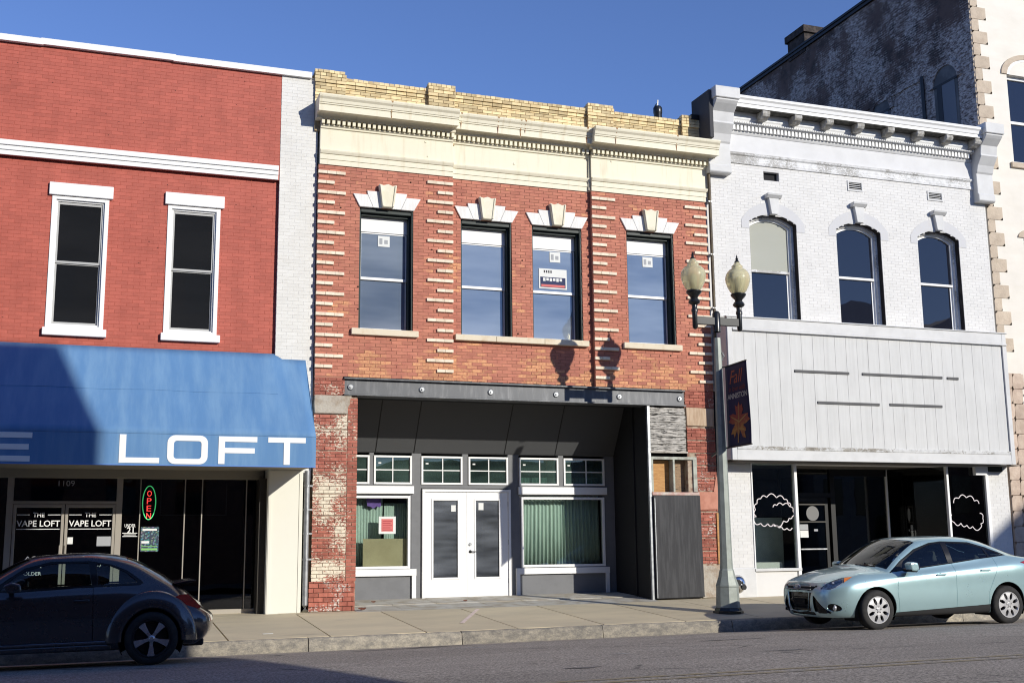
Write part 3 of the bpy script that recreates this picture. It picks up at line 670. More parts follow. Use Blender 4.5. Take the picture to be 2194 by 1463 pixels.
# upper windows
trim_tr = M('white blind panel', (.80, .80, .79), rough=.6, vary=.02)
for wi, (x0, x1, z0, z1) in enumerate(OW):
    yb = 0 if wi in (0, 3) else YM
    m_ = MB()
    m_.box(x0, x0+.035, yb+.05, yb+.30, z0, z1); m_.box(x1-.035, x1, yb+.02, yb+.30, z0, z1); m_.box(x0+.035, x1-.035, yb+.04, yb+.30, z1-.09, z1)
    m_.box(x1-.075, x1-.035, yb+.10, yb+.30, z0, z1-.09); m_.box(x0+.035, x0+.06, yb+.12, yb+.30, z0, z1-.09); m_.box(x0+.06, x1-.075, yb+.12, yb+.28, z1-.14, z1-.09)
    wn = m_.build('window', dark_frame, CB, bevel=.006)
    yv = yb+.22; a, b = x0+.06, x1-.075; zt_ = z1-.14; zp = zt_-.30; zm = z0+.05+(zp-z0)*.5
    boxes('blind_panel', trim_tr, wn, (a, b, yv, yv+.03, zp, zt_), bevel=.003)
    m_ = MB()
    for (p, q, yy) in ((zm-.02, zp-.012, yv+.005), (z0+.012, zm+.03, yv+.03)):
        for r in frame_boxes(a+.004, b-.004, yy, yy+.03, p, q, .022, .055, .022): m_.box(*r)
    m_.build('sash', vinyl, wn, bevel=.003)
    for (p, q, yy) in ((zm, zp-.03, yv+.018), (z0+.05, zm, yv+.045)): boxes('pane', glass_blue, wn, (a+.02, b-.02, yy, yy+.006, p, q))
    xc = (x0+x1)/2
    if wi != 1:
        zs = zp-.06 if wi != 2 else zp-.05; sx = xc-.12 if wi == 0 else xc-.08
        lb = boxes('sticker', paper, wn, (sx, sx+.24, yv+.008, yv+.012, zs-.22, zs)); boxes('print', ink_gray, lb, (sx+.03, sx+.09, yv+.005, yv+.008, zs-.17, zs-.05), (sx+.13, sx+.20, yv+.005, yv+.008, zs-.16, zs-.08))
    if wi == 2:
        lb = boxes('placard', paper, wn, (xc-.33, xc+.30, yv+.006, yv+.012, zm+.09, zm+.52)); boxes('print', M('navy print', (.03, .04, .10)), lb, (xc-.30, xc+.27, yv+.003, yv+.006, zm+.12, zm+.34))
        boxes('print', paper, lb, *[(xc-.24+.075*q, xc-.24+.075*q+.055, yv+.001, yv+.003, zm+.25+.012*(q % 2), zm+.32) for q in range(6)]); boxes('print', ink, lb, *[(xc-.22+.05*q, xc-.19+.05*q, yv+.004, yv+.006, zm+.43, zm+.485) for q in range(4)]); boxes('print', paper_red, lb, (xc-.28, xc+.25, yv+.001, yv+.003, zm+.13, zm+.18))
    # lintel: flared stones and scrolled keystone
    yl = yb-.035
    for pts in ([(x0-.14, z1+.255), (x0+.15, z1+.255), (x0+.26, z1+.0), (x0-.005, z1)], [(x0+.155, z1+.255), (x0+.14, z1+.335), (xc-.165, z1+.335), (xc-.105, z1), (x0+.265, z1)],
                [(xc+.165, z1+.335), (x1-.14, z1+.335), (x1-.155, z1+.255), (x1-.265, z1), (xc+.105, z1)], [(x1-.15, z1+.255), (x1+.145, z1+.255), (x1+.005, z1), (x1-.26, z1)]):
        MB().prism(pts, yl, yb+.05).build('lintel_stone', stone_white, wn, bevel=.006)
    kp = [(xc-.185, z1+.47), (xc-.17, z1+.475), (xc-.09, z1+.455), (xc, z1+.485), (xc+.09, z1+.455), (xc+.17, z1+.475), (xc+.185, z1+.47), (xc+.165, z1+.36), (xc+.115, z1+.01), (xc-.115, z1+.01), (xc-.165, z1+.36)]
    ks = MB().prism(kp, yb-.11, yb+.04).build('keystone', cream_stone, wn, bevel=.012)
    MB().tube([(xc-.155, yb-.115, z1+.45), (xc-.10, yb-.112, z1+.02)], .022, 6).build('scroll', cream_stone, ks, smooth=True); MB().tube([(xc+.155, yb-.115, z1+.45), (xc+.10, yb-.112, z1+.02)], .022, 6).build('scroll', cream_stone, ks, smooth=True)
    if wi in (0, 3): boxes('sill', sill_stone, wn, (x0-.145, x1+.10, yb-.075, yb+.2, z0-.125, z0), bevel=.008)
for a, b in ((6.69, 7.55), (7.555, 8.6), (8.605, 9.60)): boxes('sill', sill_stone, CB, (a, b, YM-.10, YM+.2, 5.225, 5.345), bevel=.008)
# frieze and cornice, breaking forward over the end bays
bays = [(XL+.02, XM0, 0.0), (XM0, XM1, YM), (XM1, XR+.06, 0.0)]
dent = MB().box(-.029, .029, -.045, .165, -.046, .046).build('dentil', cream_trim, mesh_only=True)
for bi, (a, b, yo) in enumerate(bays):
    e0 = 0 if bi != 1 else .0; pj = .40 if bi != 1 else .33
    fz = MB().prism([(yo+.30, 8.60), (yo-.02, 8.60), (yo-.02, 8.70), (yo-.035, 8.705), (yo-.035, 8.81), (yo-.055, 8.815), (yo-.075, 8.86), (yo-.08, 8.885), (yo-.02, 8.90), (yo-.02, 9.33), (yo-.05, 9.34), (yo-.05, 9.365), (yo-.075, 9.385), (yo-.075, 9.40), (yo+.3, 9.40)], a, b, 'x').build('frieze', cream_trim, CB)
    la, lb_ = (a-.10 if bi == 0 else a), (b+.02 if bi == 0 else (b if bi == 1 else b+.12))
    if bi == 2: la = a-.06
    cn = MB().prism([(yo+.30, 9.40), (yo+.07, 9.40), (yo+.07, 9.50), (yo-.14, 9.51), (yo-.15, 9.555), (yo-.19, 9.585), (yo-pj+.05, 9.59), (yo-pj+.05, 9.575), (yo-pj+.035, 9.575), (yo-pj+.035, 9.70), (yo-pj+.015, 9.71), (yo-pj+.015, 9.735), (yo-pj, 9.74), (yo-pj-.012, 9.80), (yo-pj-.045, 9.84), (yo-pj-.055, 9.875), (yo-pj-.055, 9.90), (yo+.3, 9.915)], la, lb_, 'x').build('cornice', cream_trim, CB)
    nd = int((b-a-.04)/.1025)
    for i in range(nd+1): inst(dent, 'dentil', cn, (a+.035+i*.1025, yo-.09, 9.452))
rust = M('rust streak', (.30, .12, .035), (.45, .36, .22), scale=11, rough=.9, lo=.45, hi=.6)
for x, ln, yo in ((5.25, .20, 0), (6.75, .16, YM), (7.55, .2, YM), (8.05, .22, YM), (9.55, .2, YM), (10.15, .22, 0), (11.6, .16, 0), (8.15, .1, YM)):
    pj = .40 if yo == 0 else .33
    MB().face([(x-.026, yo-pj-.0575, 9.90), (x+.026, yo-pj-.0575, 9.90), (x+.012, yo-pj-.058, 9.875), (x-.012, yo-pj-.058, 9.875)]).face([(x-.012, yo-pj-.058, 9.875), (x+.012, yo-pj-.058, 9.875), (x+.012, yo-pj-.015, 9.80), (x-.01, yo-pj-.015, 9.80)]).face([(x-.01, yo-pj+.0125, 9.735), (x+.01, yo-pj+.0125, 9.735), (x+.004, yo-pj+.032, 9.74-ln), (x-.004, yo-pj+.032, 9.74-ln)]).build('rust_stain', rust, CB, fix=False)
for x, z in ((6.05, 9.28), (6.1, 8.98), (8.0, 9.05), (10.2, 9.3)): MB().lathe([(0, -.012), (.02, -.012), (.026, 0)], (x, -.02 if x < 6.6 or x > 9.8 else YM-.02, z), 8, 'y').build('fixing_boss', cream_trim, CB)
# steel beam over the porch
bx0, bx1, zb, zt2 = 4.44, 11.765, 4.03, 4.375
bm_ = boxes('beam', steel_beam, CB, (bx0, bx1, .01, .06, zb+.03, zt2-.03), (bx0, bx1, -.06, .30, zb, zb+.03), (bx0, bx1, -.06, .30, zt2-.03, zt2), bevel=.004)
for x in (4.575, 5.995, 7.42, 8.83, 10.25, 11.655):
    bo = MB().lathe([(0, -.028), (.045, -.028), (.06, -.018), (.062, .0)], (x, .01, 4.195), 8, 'y', a0=math.pi/8, a1=math.pi/8+2*math.pi).build('bolt_plate', zinc, bm_); MB().lathe([(0, -.026), (.018, -.026), (.02, 0)], (x, -.016, 4.195), 6, 'y').build('nut', zinc, bo)
m_ = MB()
for x in np.arange(4.44, 11.7, .13): d_ = rnd()*.03; m_.box(x, x+.12, -.02, .05, 4.376, 4.386+d_*.4)
m_.build('mortar_bed', M('dark grout', (.03, .026, .024), rough=.95), CB)
# ---------------------------------------------------------------- recessed porch
YB = 1.70
K = lambda x, z=0: S(x, z, YB, 1.2)
kx = lambda x: K(x)[0]
kz = lambda z: K(0, z)[1]
fl = MB()
for i in range(7):
    a, b = 4.70+i*.89, 4.70+(i+1)*.89-.01
    for y0, y1 in ((-.325, .6), (.61, YB+.05)):
        p = [(a, y0, walk_z(a, y0)+.012*(y0 > 0)), (b, y0, walk_z(b, y0)+.012*(y0 > 0)), (b, y1, walk_z(b, y1)), (a, y1, walk_z(a, y1))]
        fl.face(p, rnd())
        for q in range(4): fl.face([p[q], p[(q+1) % 4], tuple(np.array(p[(q+1) % 4])-(0, 0, .08)), tuple(np.array(p[q])-(0, 0, .08))])
fl.build('porch_floor', porch_m, CB)
for a, b in ((3.3, 4.7), (10.93, 12.6)):
    fl = MB(); p = [(a, -.325, walk_z(a, -.325)), (b, -.325, walk_z(b, -.325)), (b, .3, walk_z(b, 0)), (a, .3, walk_z(a, 0))]; fl.face(p); fl.build('apron', walk_m, CB)
# sloped ceiling panels with raised seams
seam = [4.72, 5.46, 6.28, 8.28, 9.45, 10.86]
y0c, z0c, y1c, z1c = YB-.02, 3.095, 1.06, 4.10
for a, b in zip(seam, seam[1:]):
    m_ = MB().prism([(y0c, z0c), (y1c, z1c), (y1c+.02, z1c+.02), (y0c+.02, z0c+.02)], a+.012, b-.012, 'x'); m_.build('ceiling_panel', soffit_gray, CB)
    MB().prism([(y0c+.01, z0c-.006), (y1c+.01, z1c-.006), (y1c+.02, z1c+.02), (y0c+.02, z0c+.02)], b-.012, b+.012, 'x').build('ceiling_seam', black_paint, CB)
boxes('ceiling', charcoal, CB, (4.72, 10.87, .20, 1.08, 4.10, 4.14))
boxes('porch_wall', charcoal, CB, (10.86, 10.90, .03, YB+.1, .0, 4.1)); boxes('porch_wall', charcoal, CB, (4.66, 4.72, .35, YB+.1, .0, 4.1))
boxes('corner_trim', zinc, CB, (10.862, 10.925, -.035, .028, .02, 4.02), bevel=.004)
boxes('wall_batten', charcoal, CB, (10.83, 10.86, .62, .66, .02, 4.08))
# shop front inside the porch
frm = MB(); z_h = kz(3.045)
for a, b in ((4.72, kx(5.23)-.9+.02), (kx(5.23), kx(5.32)), (kx(6.11), kx(6.31)), (kx(7.19), kx(7.32)), (kx(8.19), kx(8.435)), (kx(9.33), kx(9.45)), (kx(10.40), 10.86)):
    zlo = kz(2.40) if a in (kx(7.19), kx(5.23), kx(9.33)) else .1
    frm.box(a, b, YB, YB+.12, zlo, z_h)
frm.box(4.72, 10.86, YB+.002, YB+.12, z_h, z_h+.07); frm.box(kx(6.11), kx(8.435), YB+.003, YB+.12, kz(2.335), kz(2.405)); frm.box(4.72, kx(6.11), YB+.004, YB+.12, kz(2.195), kz(2.405)); frm.box(kx(8.435), kx(10.40), YB+.004, YB+.12, kz(2.195), kz(2.405))
frm.box(4.72, kx(6.2), YB+.004, YB+.12, .08, kz(.73)); frm.box(kx(8.34), kx(10.46), YB+.004, YB+.12, .08, kz(.72)); frm.box(kx(6.08), kx(6.31), YB+.005, YB+.11, .1, kz(2.2)); frm.box(kx(8.235), kx(8.47), YB+.005, YB+.11, .1, kz(2.2)); frm.box(kx(10.38), 10.86, YB+.005, YB+.11, .1, kz(2.2))
sf = frm.build('shopfront', gray_paint, CB, bevel=.003)
for a, b in ((kx(5.23)-.9, kx(5.23)), (kx(5.32), kx(6.11)), (kx(6.31), kx(7.19)), (kx(7.32), kx(8.19)), (kx(8.435), kx(9.33)), (kx(9.45), kx(10.40))):
    a = max(a, 4.73); za, zb_ = kz(2.41), kz(2.99)
    m_ = MB()
    for q in frame_boxes(a, b, YB-.025, YB+.06, za, zb_, .04): m_.box(*q)
    xm, zm = (max(a, b-.86)+b)/2, (za+zb_)/2
    m_.box(xm-.011, xm+.011, YB, YB+.03, za+.04, zb_-.04); m_.box(a+.04, xm-.011, YB+.001, YB+.03, zm-.011, zm+.011); m_.box(xm+.011, b-.04, YB+.001, YB+.03, zm-.011, zm+.011)
    wn = m_.build('transom_window', vinyl, sf, bevel=.003)
    for p, q in ((a+.035, xm), (xm, b-.035)):
        for r, s_ in ((za+.035, zm), (zm, zb_-.035)):
            if q-p > .05: boxes('pane', glass_trans, wn, (p+.004, q-.004, YB+.012, YB+.018, r+.004, s_-.004))
    boxes('sticker', paper, wn, (a+.10, a+.16, YB+.006, YB+.009, zb_-.17, zb_-.14))
for a, b in ((4.73, kx(6.15)), (kx(8.41), kx(10.44))): boxes('ledge', vinyl, sf, (a, b, YB-.05, YB+.002, kz(2.22), kz(2.375)), bevel=.004)
m_ = MB()
for q in frame_boxes(4.735, kx(6.08), YB-.03, YB+.07, kz(.73), kz(2.18), .052): m_.box(*q)
w1 = m_.build('show_window', vinyl, sf, bevel=.004); boxes('pane', glass_store, w1, (4.78, kx(6.08)-.045, YB+.02, YB+.028, kz(.73)+.045, kz(2.18)-.045))
m_ = MB()
for q in frame_boxes(kx(8.47), kx(10.38), YB-.03, YB+.07, kz(.715), kz(2.165), .052): m_.box(*q)
w2 = m_.build('show_window', vinyl, sf, bevel=.004); boxes('pane', glass_store, w2, (kx(8.47)+.045, kx(10.38)-.045, YB+.02, YB+.028, kz(.715)+.045, kz(2.165)-.045))
boxes('sill', vinyl, sf, (4.73, kx(6.205), YB-.06, YB+.003, kz(.59), kz(.722)), (kx(6.115), kx(6.2), YB-.05, YB+.003, kz(.145), kz(.59)), bevel=.004)
boxes('sill', vinyl, sf, (kx(8.345), kx(10.46), YB-.06, YB+.003, kz(.575), kz(.70)), (kx(8.345), kx(8.43), YB-.05, YB+.003, kz(.135), kz(.575)), (kx(10.375), kx(10.455), YB-.05, YB+.003, kz(.135), kz(.575)), bevel=.004)
# glazed double doors
dx0, dx1, dz0, dz1 = kx(6.325), kx(8.235), .135, kz(2.315)
boxes('door_frame', vinyl, sf, (dx0, dx0+.055, YB-.05, YB+.08, dz0-.03, dz1), (dx1-.055, dx1, YB-.05, YB+.08, dz0-.03, dz1), (dx0+.055, dx1-.055, YB-.049, YB+.08, dz1-.055, dz1), bevel=.004)
boxes('threshold', bronze, sf, (dx0+.05, dx1-.05, YB-.06, YB+.05, dz0-.05, dz0-.015))
xm = (dx0+dx1)/2
for i, (a, b, pa, pb_) in enumerate(((dx0+.057, xm-.003, kx(6.56), kx(7.085)), (xm+.003, dx1-.057, kx(7.47), kx(7.98)))):
    z0, z1, pz0, pz1 = dz0-.01, dz1-.058, kz(.535), kz(2.09); m_ = MB()
    m_.box(a, pa, YB-.02, YB+.025, z0, z1); m_.box(pb_, b, YB-.02, YB+.025, z0, z1); m_.box(pa, pb_, YB-.02, YB+.025, z0, pz0); m_.box(pa, pb_, YB-.02, YB+.025, pz1, z1)
    dr = m_.build('door', vinyl, sf); m_ = MB()
    for q in frame_boxes(pa-.035, pb_+.035, YB-.032, YB-.0195, pz0-.035, pz1+.035, .04): m_.box(*q)
    m_.build('glazing_bead', vinyl, dr, bevel=.005)
    boxes('pane', glass('door glass %d' % i, (.40, .42, .44), film=(.34, .37, .42), film_f=.34, refl=1.9), dr, (pa, pb_, YB-.002, YB+.004, pz0, pz1))  # pale film in the door glass imitates the street's reflection
    boxes('sticker', paper, dr, ((pb_-.14, pb_-.04, YB-.006, YB-.003, pz1-.23, pz1-.10) if i == 0 else (pa+.07, pa+.18, YB-.006, YB-.003, pz1-.20, pz1-.05)))
    for zz in (dz0+.3, (dz0+dz1)/2, dz1-.3): boxes('hinge', zinc, dr, ((a-.02, a+.004, YB-.035, YB-.018, zz-.05, zz+.05) if i == 0 else (b-.004, b+.02, YB-.035, YB-.018, zz-.05, zz+.05)))
    if i == 1:
        MB().lathe([(0, -.03), (.028, -.03), (.034, 0)], (a+.07, YB-.02, 1.2), 14, 'y').build('deadbolt', zinc, dr, smooth=True); MB().lathe([(0, -.014), (.03, -.012), (.034, 0)], (a+.07, YB-.02, 1.05), 14, 'y').build('rose', black_iron, dr, smooth=True)
        MB().tube([(a+.07, YB-.03, 1.05), (a+.07, YB-.07, 1.05), (a+.19, YB-.07, 1.045)], .010, 8).build('lever', black_iron, dr, smooth=True)
# behind the glass
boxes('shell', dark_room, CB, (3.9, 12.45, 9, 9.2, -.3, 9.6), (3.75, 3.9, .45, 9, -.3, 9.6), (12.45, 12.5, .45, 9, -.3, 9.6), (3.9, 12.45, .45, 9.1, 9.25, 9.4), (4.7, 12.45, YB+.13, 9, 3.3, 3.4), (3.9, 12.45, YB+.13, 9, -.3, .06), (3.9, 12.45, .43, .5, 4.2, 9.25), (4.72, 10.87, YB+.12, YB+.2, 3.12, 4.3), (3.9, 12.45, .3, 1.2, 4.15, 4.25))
def curtain(x0, x1, z0, z1, y, amp, per, label, flare=0):
    mb = MB(); n = int((x1-x0)/.012); P = []
    for i in range(n+1):
        s_ = i/n; x = x0+(x1-x0)*s_
        for zz in (z0, z0+(z1-z0)*.5, z1):
            f = (z1-zz)/(z1-z0); P.append((x+flare*(s_-.5)*(f-.5), y+amp*(.6+.4*f)*math.sin(2*math.pi*x/per+.8*math.sin(x*5.1))+.01*math.sin(x*17), zz))
    mb.v = P
    for i in range(n):
        for j in range(2): a = i*3+j; mb.f.append((a, a+3, a+4, a+1)); mb.t.append(.5)
    o = mb.build('curtain', curtain_mat, None, smooth=80); md = o.modifiers.new('s', 'SOLIDIFY'); md.thickness = .003
    return tag(o, label, 'curtain')
curtain(kx(8.47)+.03, kx(10.38)-.03, .70, 2.62, YB+.22, .03, .085, 'pleated green curtain filling the wide shop window near the charcoal wall', .1)
curtain(4.98, 5.68, .70, 2.16, YB+.30, .018, .06, 'narrow green curtain behind the shop window with the red notice', -.12)
curtain(5.73, 6.25, .70, 2.06, YB+.32, .012, .05, 'green curtain panel beside the dark upright in the notice window')
mb = MB(); mb.face([(5.33, YB+.2, 2.18), (5.64, YB+.2, 2.18), (5.645, YB+.19, 2.02), (5.62, YB+.18, 1.97), (5.55, YB+.19, 1.99), (5.47, YB+.18, 1.945), (5.42, YB+.19, 1.985), (5.35, YB+.185, 2.0)]); o = mb.build('purple_cloth', purple_cloth, None, label='purple cloth hanging at the top of the shop window', cat='cloth'); md = o.modifiers.new('s', 'SOLIDIFY'); md.thickness = .01
boxes('cardboard_sheet', cardboard, None, (5.25, 6.20, YB+.10, YB+.108, .70, 1.33), label='brown cardboard sheet leaning inside the lower shop window', cat='cardboard')
nx0, nz1 = at(812, 1106, YB); nx1, nz0 = at(848, 1143, YB)
nt_ = thing('notice', 'red printed notice taped to the shop window by the grey doorpost', 'notice', ((nx0+nx1)/2, YB, nz0)); boxes('backing', paper, nt_, (nx0, nx1, YB+.012, YB+.016, nz0, nz1)); boxes('sheet', paper_red, nt_, (nx0+.055, nx1-.055, YB+.009, YB+.012, nz0+.05, nz1-.05))
for i in range(5): boxes('print', M('notice ink', (.36, .05, .06)), nt_, (nx0+.08, nx1-.08-.03*(i % 2), YB+.007, YB+.009, nz1-.10-.045*i, nz1-.085-.045*i))
# boarded-up bay at the side of the porch
for i in range(6):
    z0 = 3.07+i*.155; boxes('board', old_wood, CB, (10.925+.01*rnd(), 11.775-.02*rnd(), -.012-.01*rnd(), .05, z0+.004, z0+.15), bevel=.004)
boxes('rail', mat_wood('sun bleached rail', (.50, .47, .42), (.36, .32, .27), (.12, .10, .08)), CB, (10.91, 11.79, -.04, .03, 3.04, 3.075))
cav = boxes('opening', dark_room, CB, (10.93, 11.99, .30, .33, 2.2, 3.05), (11.79, 12.0, .02, .3, 2.98, 3.04))
m_ = MB(); pale = M('flaking green grey paint', (.42, .44, .38), (.30, .29, .25), scale=8, rough=.8)
for b in ((10.93, 12.0, -.02, .05, 2.905, 2.965), (10.93, 10.975, -.02, .30, 2.235, 2.905), (11.435, 11.48, -.015, .28, 2.235, 2.905), (11.91, 12.0, -.02, .05, 2.235, 2.905)): m_.box(*b)
m_.build('opening_frame', pale, CB, bevel=.004)
boxes('plywood', raw_wood, CB, (10.98, 11.43, .17, .19, 2.235, 2.90)); boxes('plywood', mat_wood('stained plywood', (.34, .22, .12), (.20, .14, .10), (.05, .04, .03), sc=(1, 1, 7), thr=.55), CB, (11.485, 11.9, .17, .19, 2.235, 2.90))
boxes('ledge', M('faded pink paint', (.48, .30, .26), (.55, .50, .44), scale=6, rough=.8), CB, (10.92, 12.02, -.055, .03, 2.16, 2.225), bevel=.006)
MB().prism([(10.935, .07), (12.045, .085), (12.035, .12), (12.01, 2.155), (10.93, 2.15)], -.085, -.06).build('plywood_panel', ply_black, CB, bevel=.002)
boxes('panel_backing', dark_room, CB, (10.93, 12.0, -.06, .02, .06, 2.14))
boxes('panel_trim', zinc, CB, (10.945, 10.96, -.094, -.085, .08, 2.1))
# rain pipe on the corner with the white building
rp = thing('rain_pipe', 'thin brown rain pipe running down between brick and white building', 'pipe', (12.535, -.05, 4.4))
MB().tube([(12.555, -.06, 9.45), (12.535, -.07, 9.2), (12.535, -.07, 5.9), (12.52, -.06, 4.45)], .032, 10).build('pipe', M('brown pipe', (.075, .055, .035), (.12, .09, .05), scale=6, rough=.55), rp, smooth=True)
for zz in (8.6, 7.4, 6.2): boxes('bracket', zinc, rp, (12.495, 12.575, -.10, 0, zz-.012, zz+.012))
boxes('corner_strip', white_paint_brick, CB, (XR+.004, 12.60, .03, .4, 4.4, 9.4))
boxes('corner_strip', M('corner strip in painted shade', (.05, .045, .045), rough=.9), CB, (XR+.004, 12.60, .12, .4, -.1, 4.4))  # lower strip coloured dark to imitate the shade beside the sign
# drain spout at the step of the facade
MB().tube([(9.70, YM-.05, 9.40), (9.685, YM-.05, 8.62)], .02, 6).build('conduit', cream_trim, CB, smooth=True)
rv = thing('roof_vent', 'small black roof vent pipe rising behind the yellow parapet', 'roof vent', (11.35, 1.2, 10.3))
vx, vz = at(1409, 236, 1.2); MB().lathe([(0, .2), (.08, .19), (.105, .15), (.105, .03), (.095, 0), (.095, -.4)], (vx, 1.2, vz-.11), 16).build('cap', black_iron, rv, smooth=True); MB().tube([(vx, 1.2, vz+.08), (vx+.01, 1.2, vz+.24)], .016, 6).build('spindle', black_iron, rv)
MB().tube([(vx-.07, 1.2, vz+.08), (vx-.03, 1.2, vz+.14), (vx, 1.2, vz+.15)], .012, 6).build('hook', black_iron, rv)
re = thing('gutter_elbow', 'black metal gutter outlet at the corner beside the white parapet', 'gutter', (12.55, .2, 9.9))
ex, ez = at(1517, 240, .1); MB().tube([(ex+.02, .1, 9.93), (ex+.02, .1, ez-.12), (ex-.01, .08, ez), (ex-.02, -.0, ez+.02)], .115, 14).build('elbow', black_iron, re, smooth=True)
# ================================================================ white building
WB = thing('white_brick_building', 'white painted brick building with bracketed cornice and grey sign boards over the shop', 'building', (16.4, 0, .08))
WX0, WX1, WZ1 = 12.62, 20.20, 10.30
arches = [(13.555, 14.78), (15.845, 17.065), (18.115, 19.315)]
SPR, CRN, AZ0 = 8.27, 8.46, 5.9
def arc(x0, x1, spr=SPR, crn=CRN, n=14):
    h, c = crn-spr, (x1-x0)/2; R = (c*c+h*h)/(2*h); cz = crn-R; xc = (x0+x1)/2
    return [(xc+R*math.sin(a), cz+R*math.cos(a)) for a in np.linspace(-math.asin(c/R), math.asin(c/R), n+1)]
vents = [(13.985, 14.39, 9.26, 9.465), (16.255, 16.625, 9.245, 9.445), (18.515, 18.91, 9.225, 9.405)]
mb = MB(); wall_holes(mb, WX0, WX1, 2.85, WZ1, .0022, .40, [(a, b, AZ0, CRN) for a, b in arches]+vents)
for a, b in arches:
    P = arc(a, b); mb.prism(P+[(b, CRN+.004), (a, CRN+.004)], .0022, .40)
ww = mb.build('wall', white_joint, WB)
def ahole(a, b):
    def f(z):
        if z < AZ0 or z > CRN: return None
        if z < SPR: return (a, b, AZ0-1, CRN)
        P = arc(a, b, n=40); xs_ = [p[0] for p in P if p[1] >= z]
        return (min(xs_), max(xs_), SPR, CRN) if xs_ else None
    return f
B = Bricks(); B.field(WX0, WX1, 5.85, 9.58, 0, white_paint_brick, [ahole(a, b) for a, b in arches]+vents, depth=.005, jit=.0015, joint=.006)
B.field(12.72, 13.30, .66, 2.82, 0, white_paint_brick, depth=.005, jit=.0015, joint=.006); B.field(19.62, 20.20, .66, 2.86, 0, white_paint_brick, depth=.005, jit=.0015, joint=.006)
pa_ = boxes('pier', white_joint, WB, (12.72, 13.30, .0022, .5, .0, 2.84)); pb2 = boxes('pier', white_joint, WB, (19.62, 20.20, .0022, .5, .0, 2.88))
B.emit(lambda b: ww if b[4] > 4 else (pa_ if b[0] < 16 else pb2))
boxes('plinth', gray_trim, pa_, (12.70, 13.315, -.03, .5, -.05, .645), bevel=.01); boxes('plinth', gray_trim, pb2, (19.60, 20.22, -.03, .5, -.05, .645), bevel=.01)
for vi, (a, b, z0, z1) in enumerate(vents):
    boxes('vent_recess', dark_room, WB, (a, b, .10, .12, z0, z1))
    if vi == 0: continue
    m_ = MB()
    for q in frame_boxes(a-.025, b+.025, -.02, .02, z0-.025, z1+.025, .035): m_.box(*q)
    vt = m_.build('vent', gray_trim, WB)
    for i in range(4): zz = z0+.02+i*(z1-z0-.02)/4; MB().prism([(-.012, zz), (-.008, zz+.004), (.03, zz+.035), (.026, zz+.03)], a+.012, b-.012, 'x').build('louvre', gray_trim, vt)
hood_m = M('faint grey paint', (.545, .545, .555), rough=.7, vary=.04)
jamb_m = M('dark weathered jamb', (.035, .03, .028), (.12, .11, .10), scale=8, rough=.85, lo=.5, hi=.75, sc=(1, 1, .3))
peel_white = mat_peel('flaking white paint', .10, (.72, .72, .715), seed=5, under=((.48, .47, .45), (.36, .35, .33)))
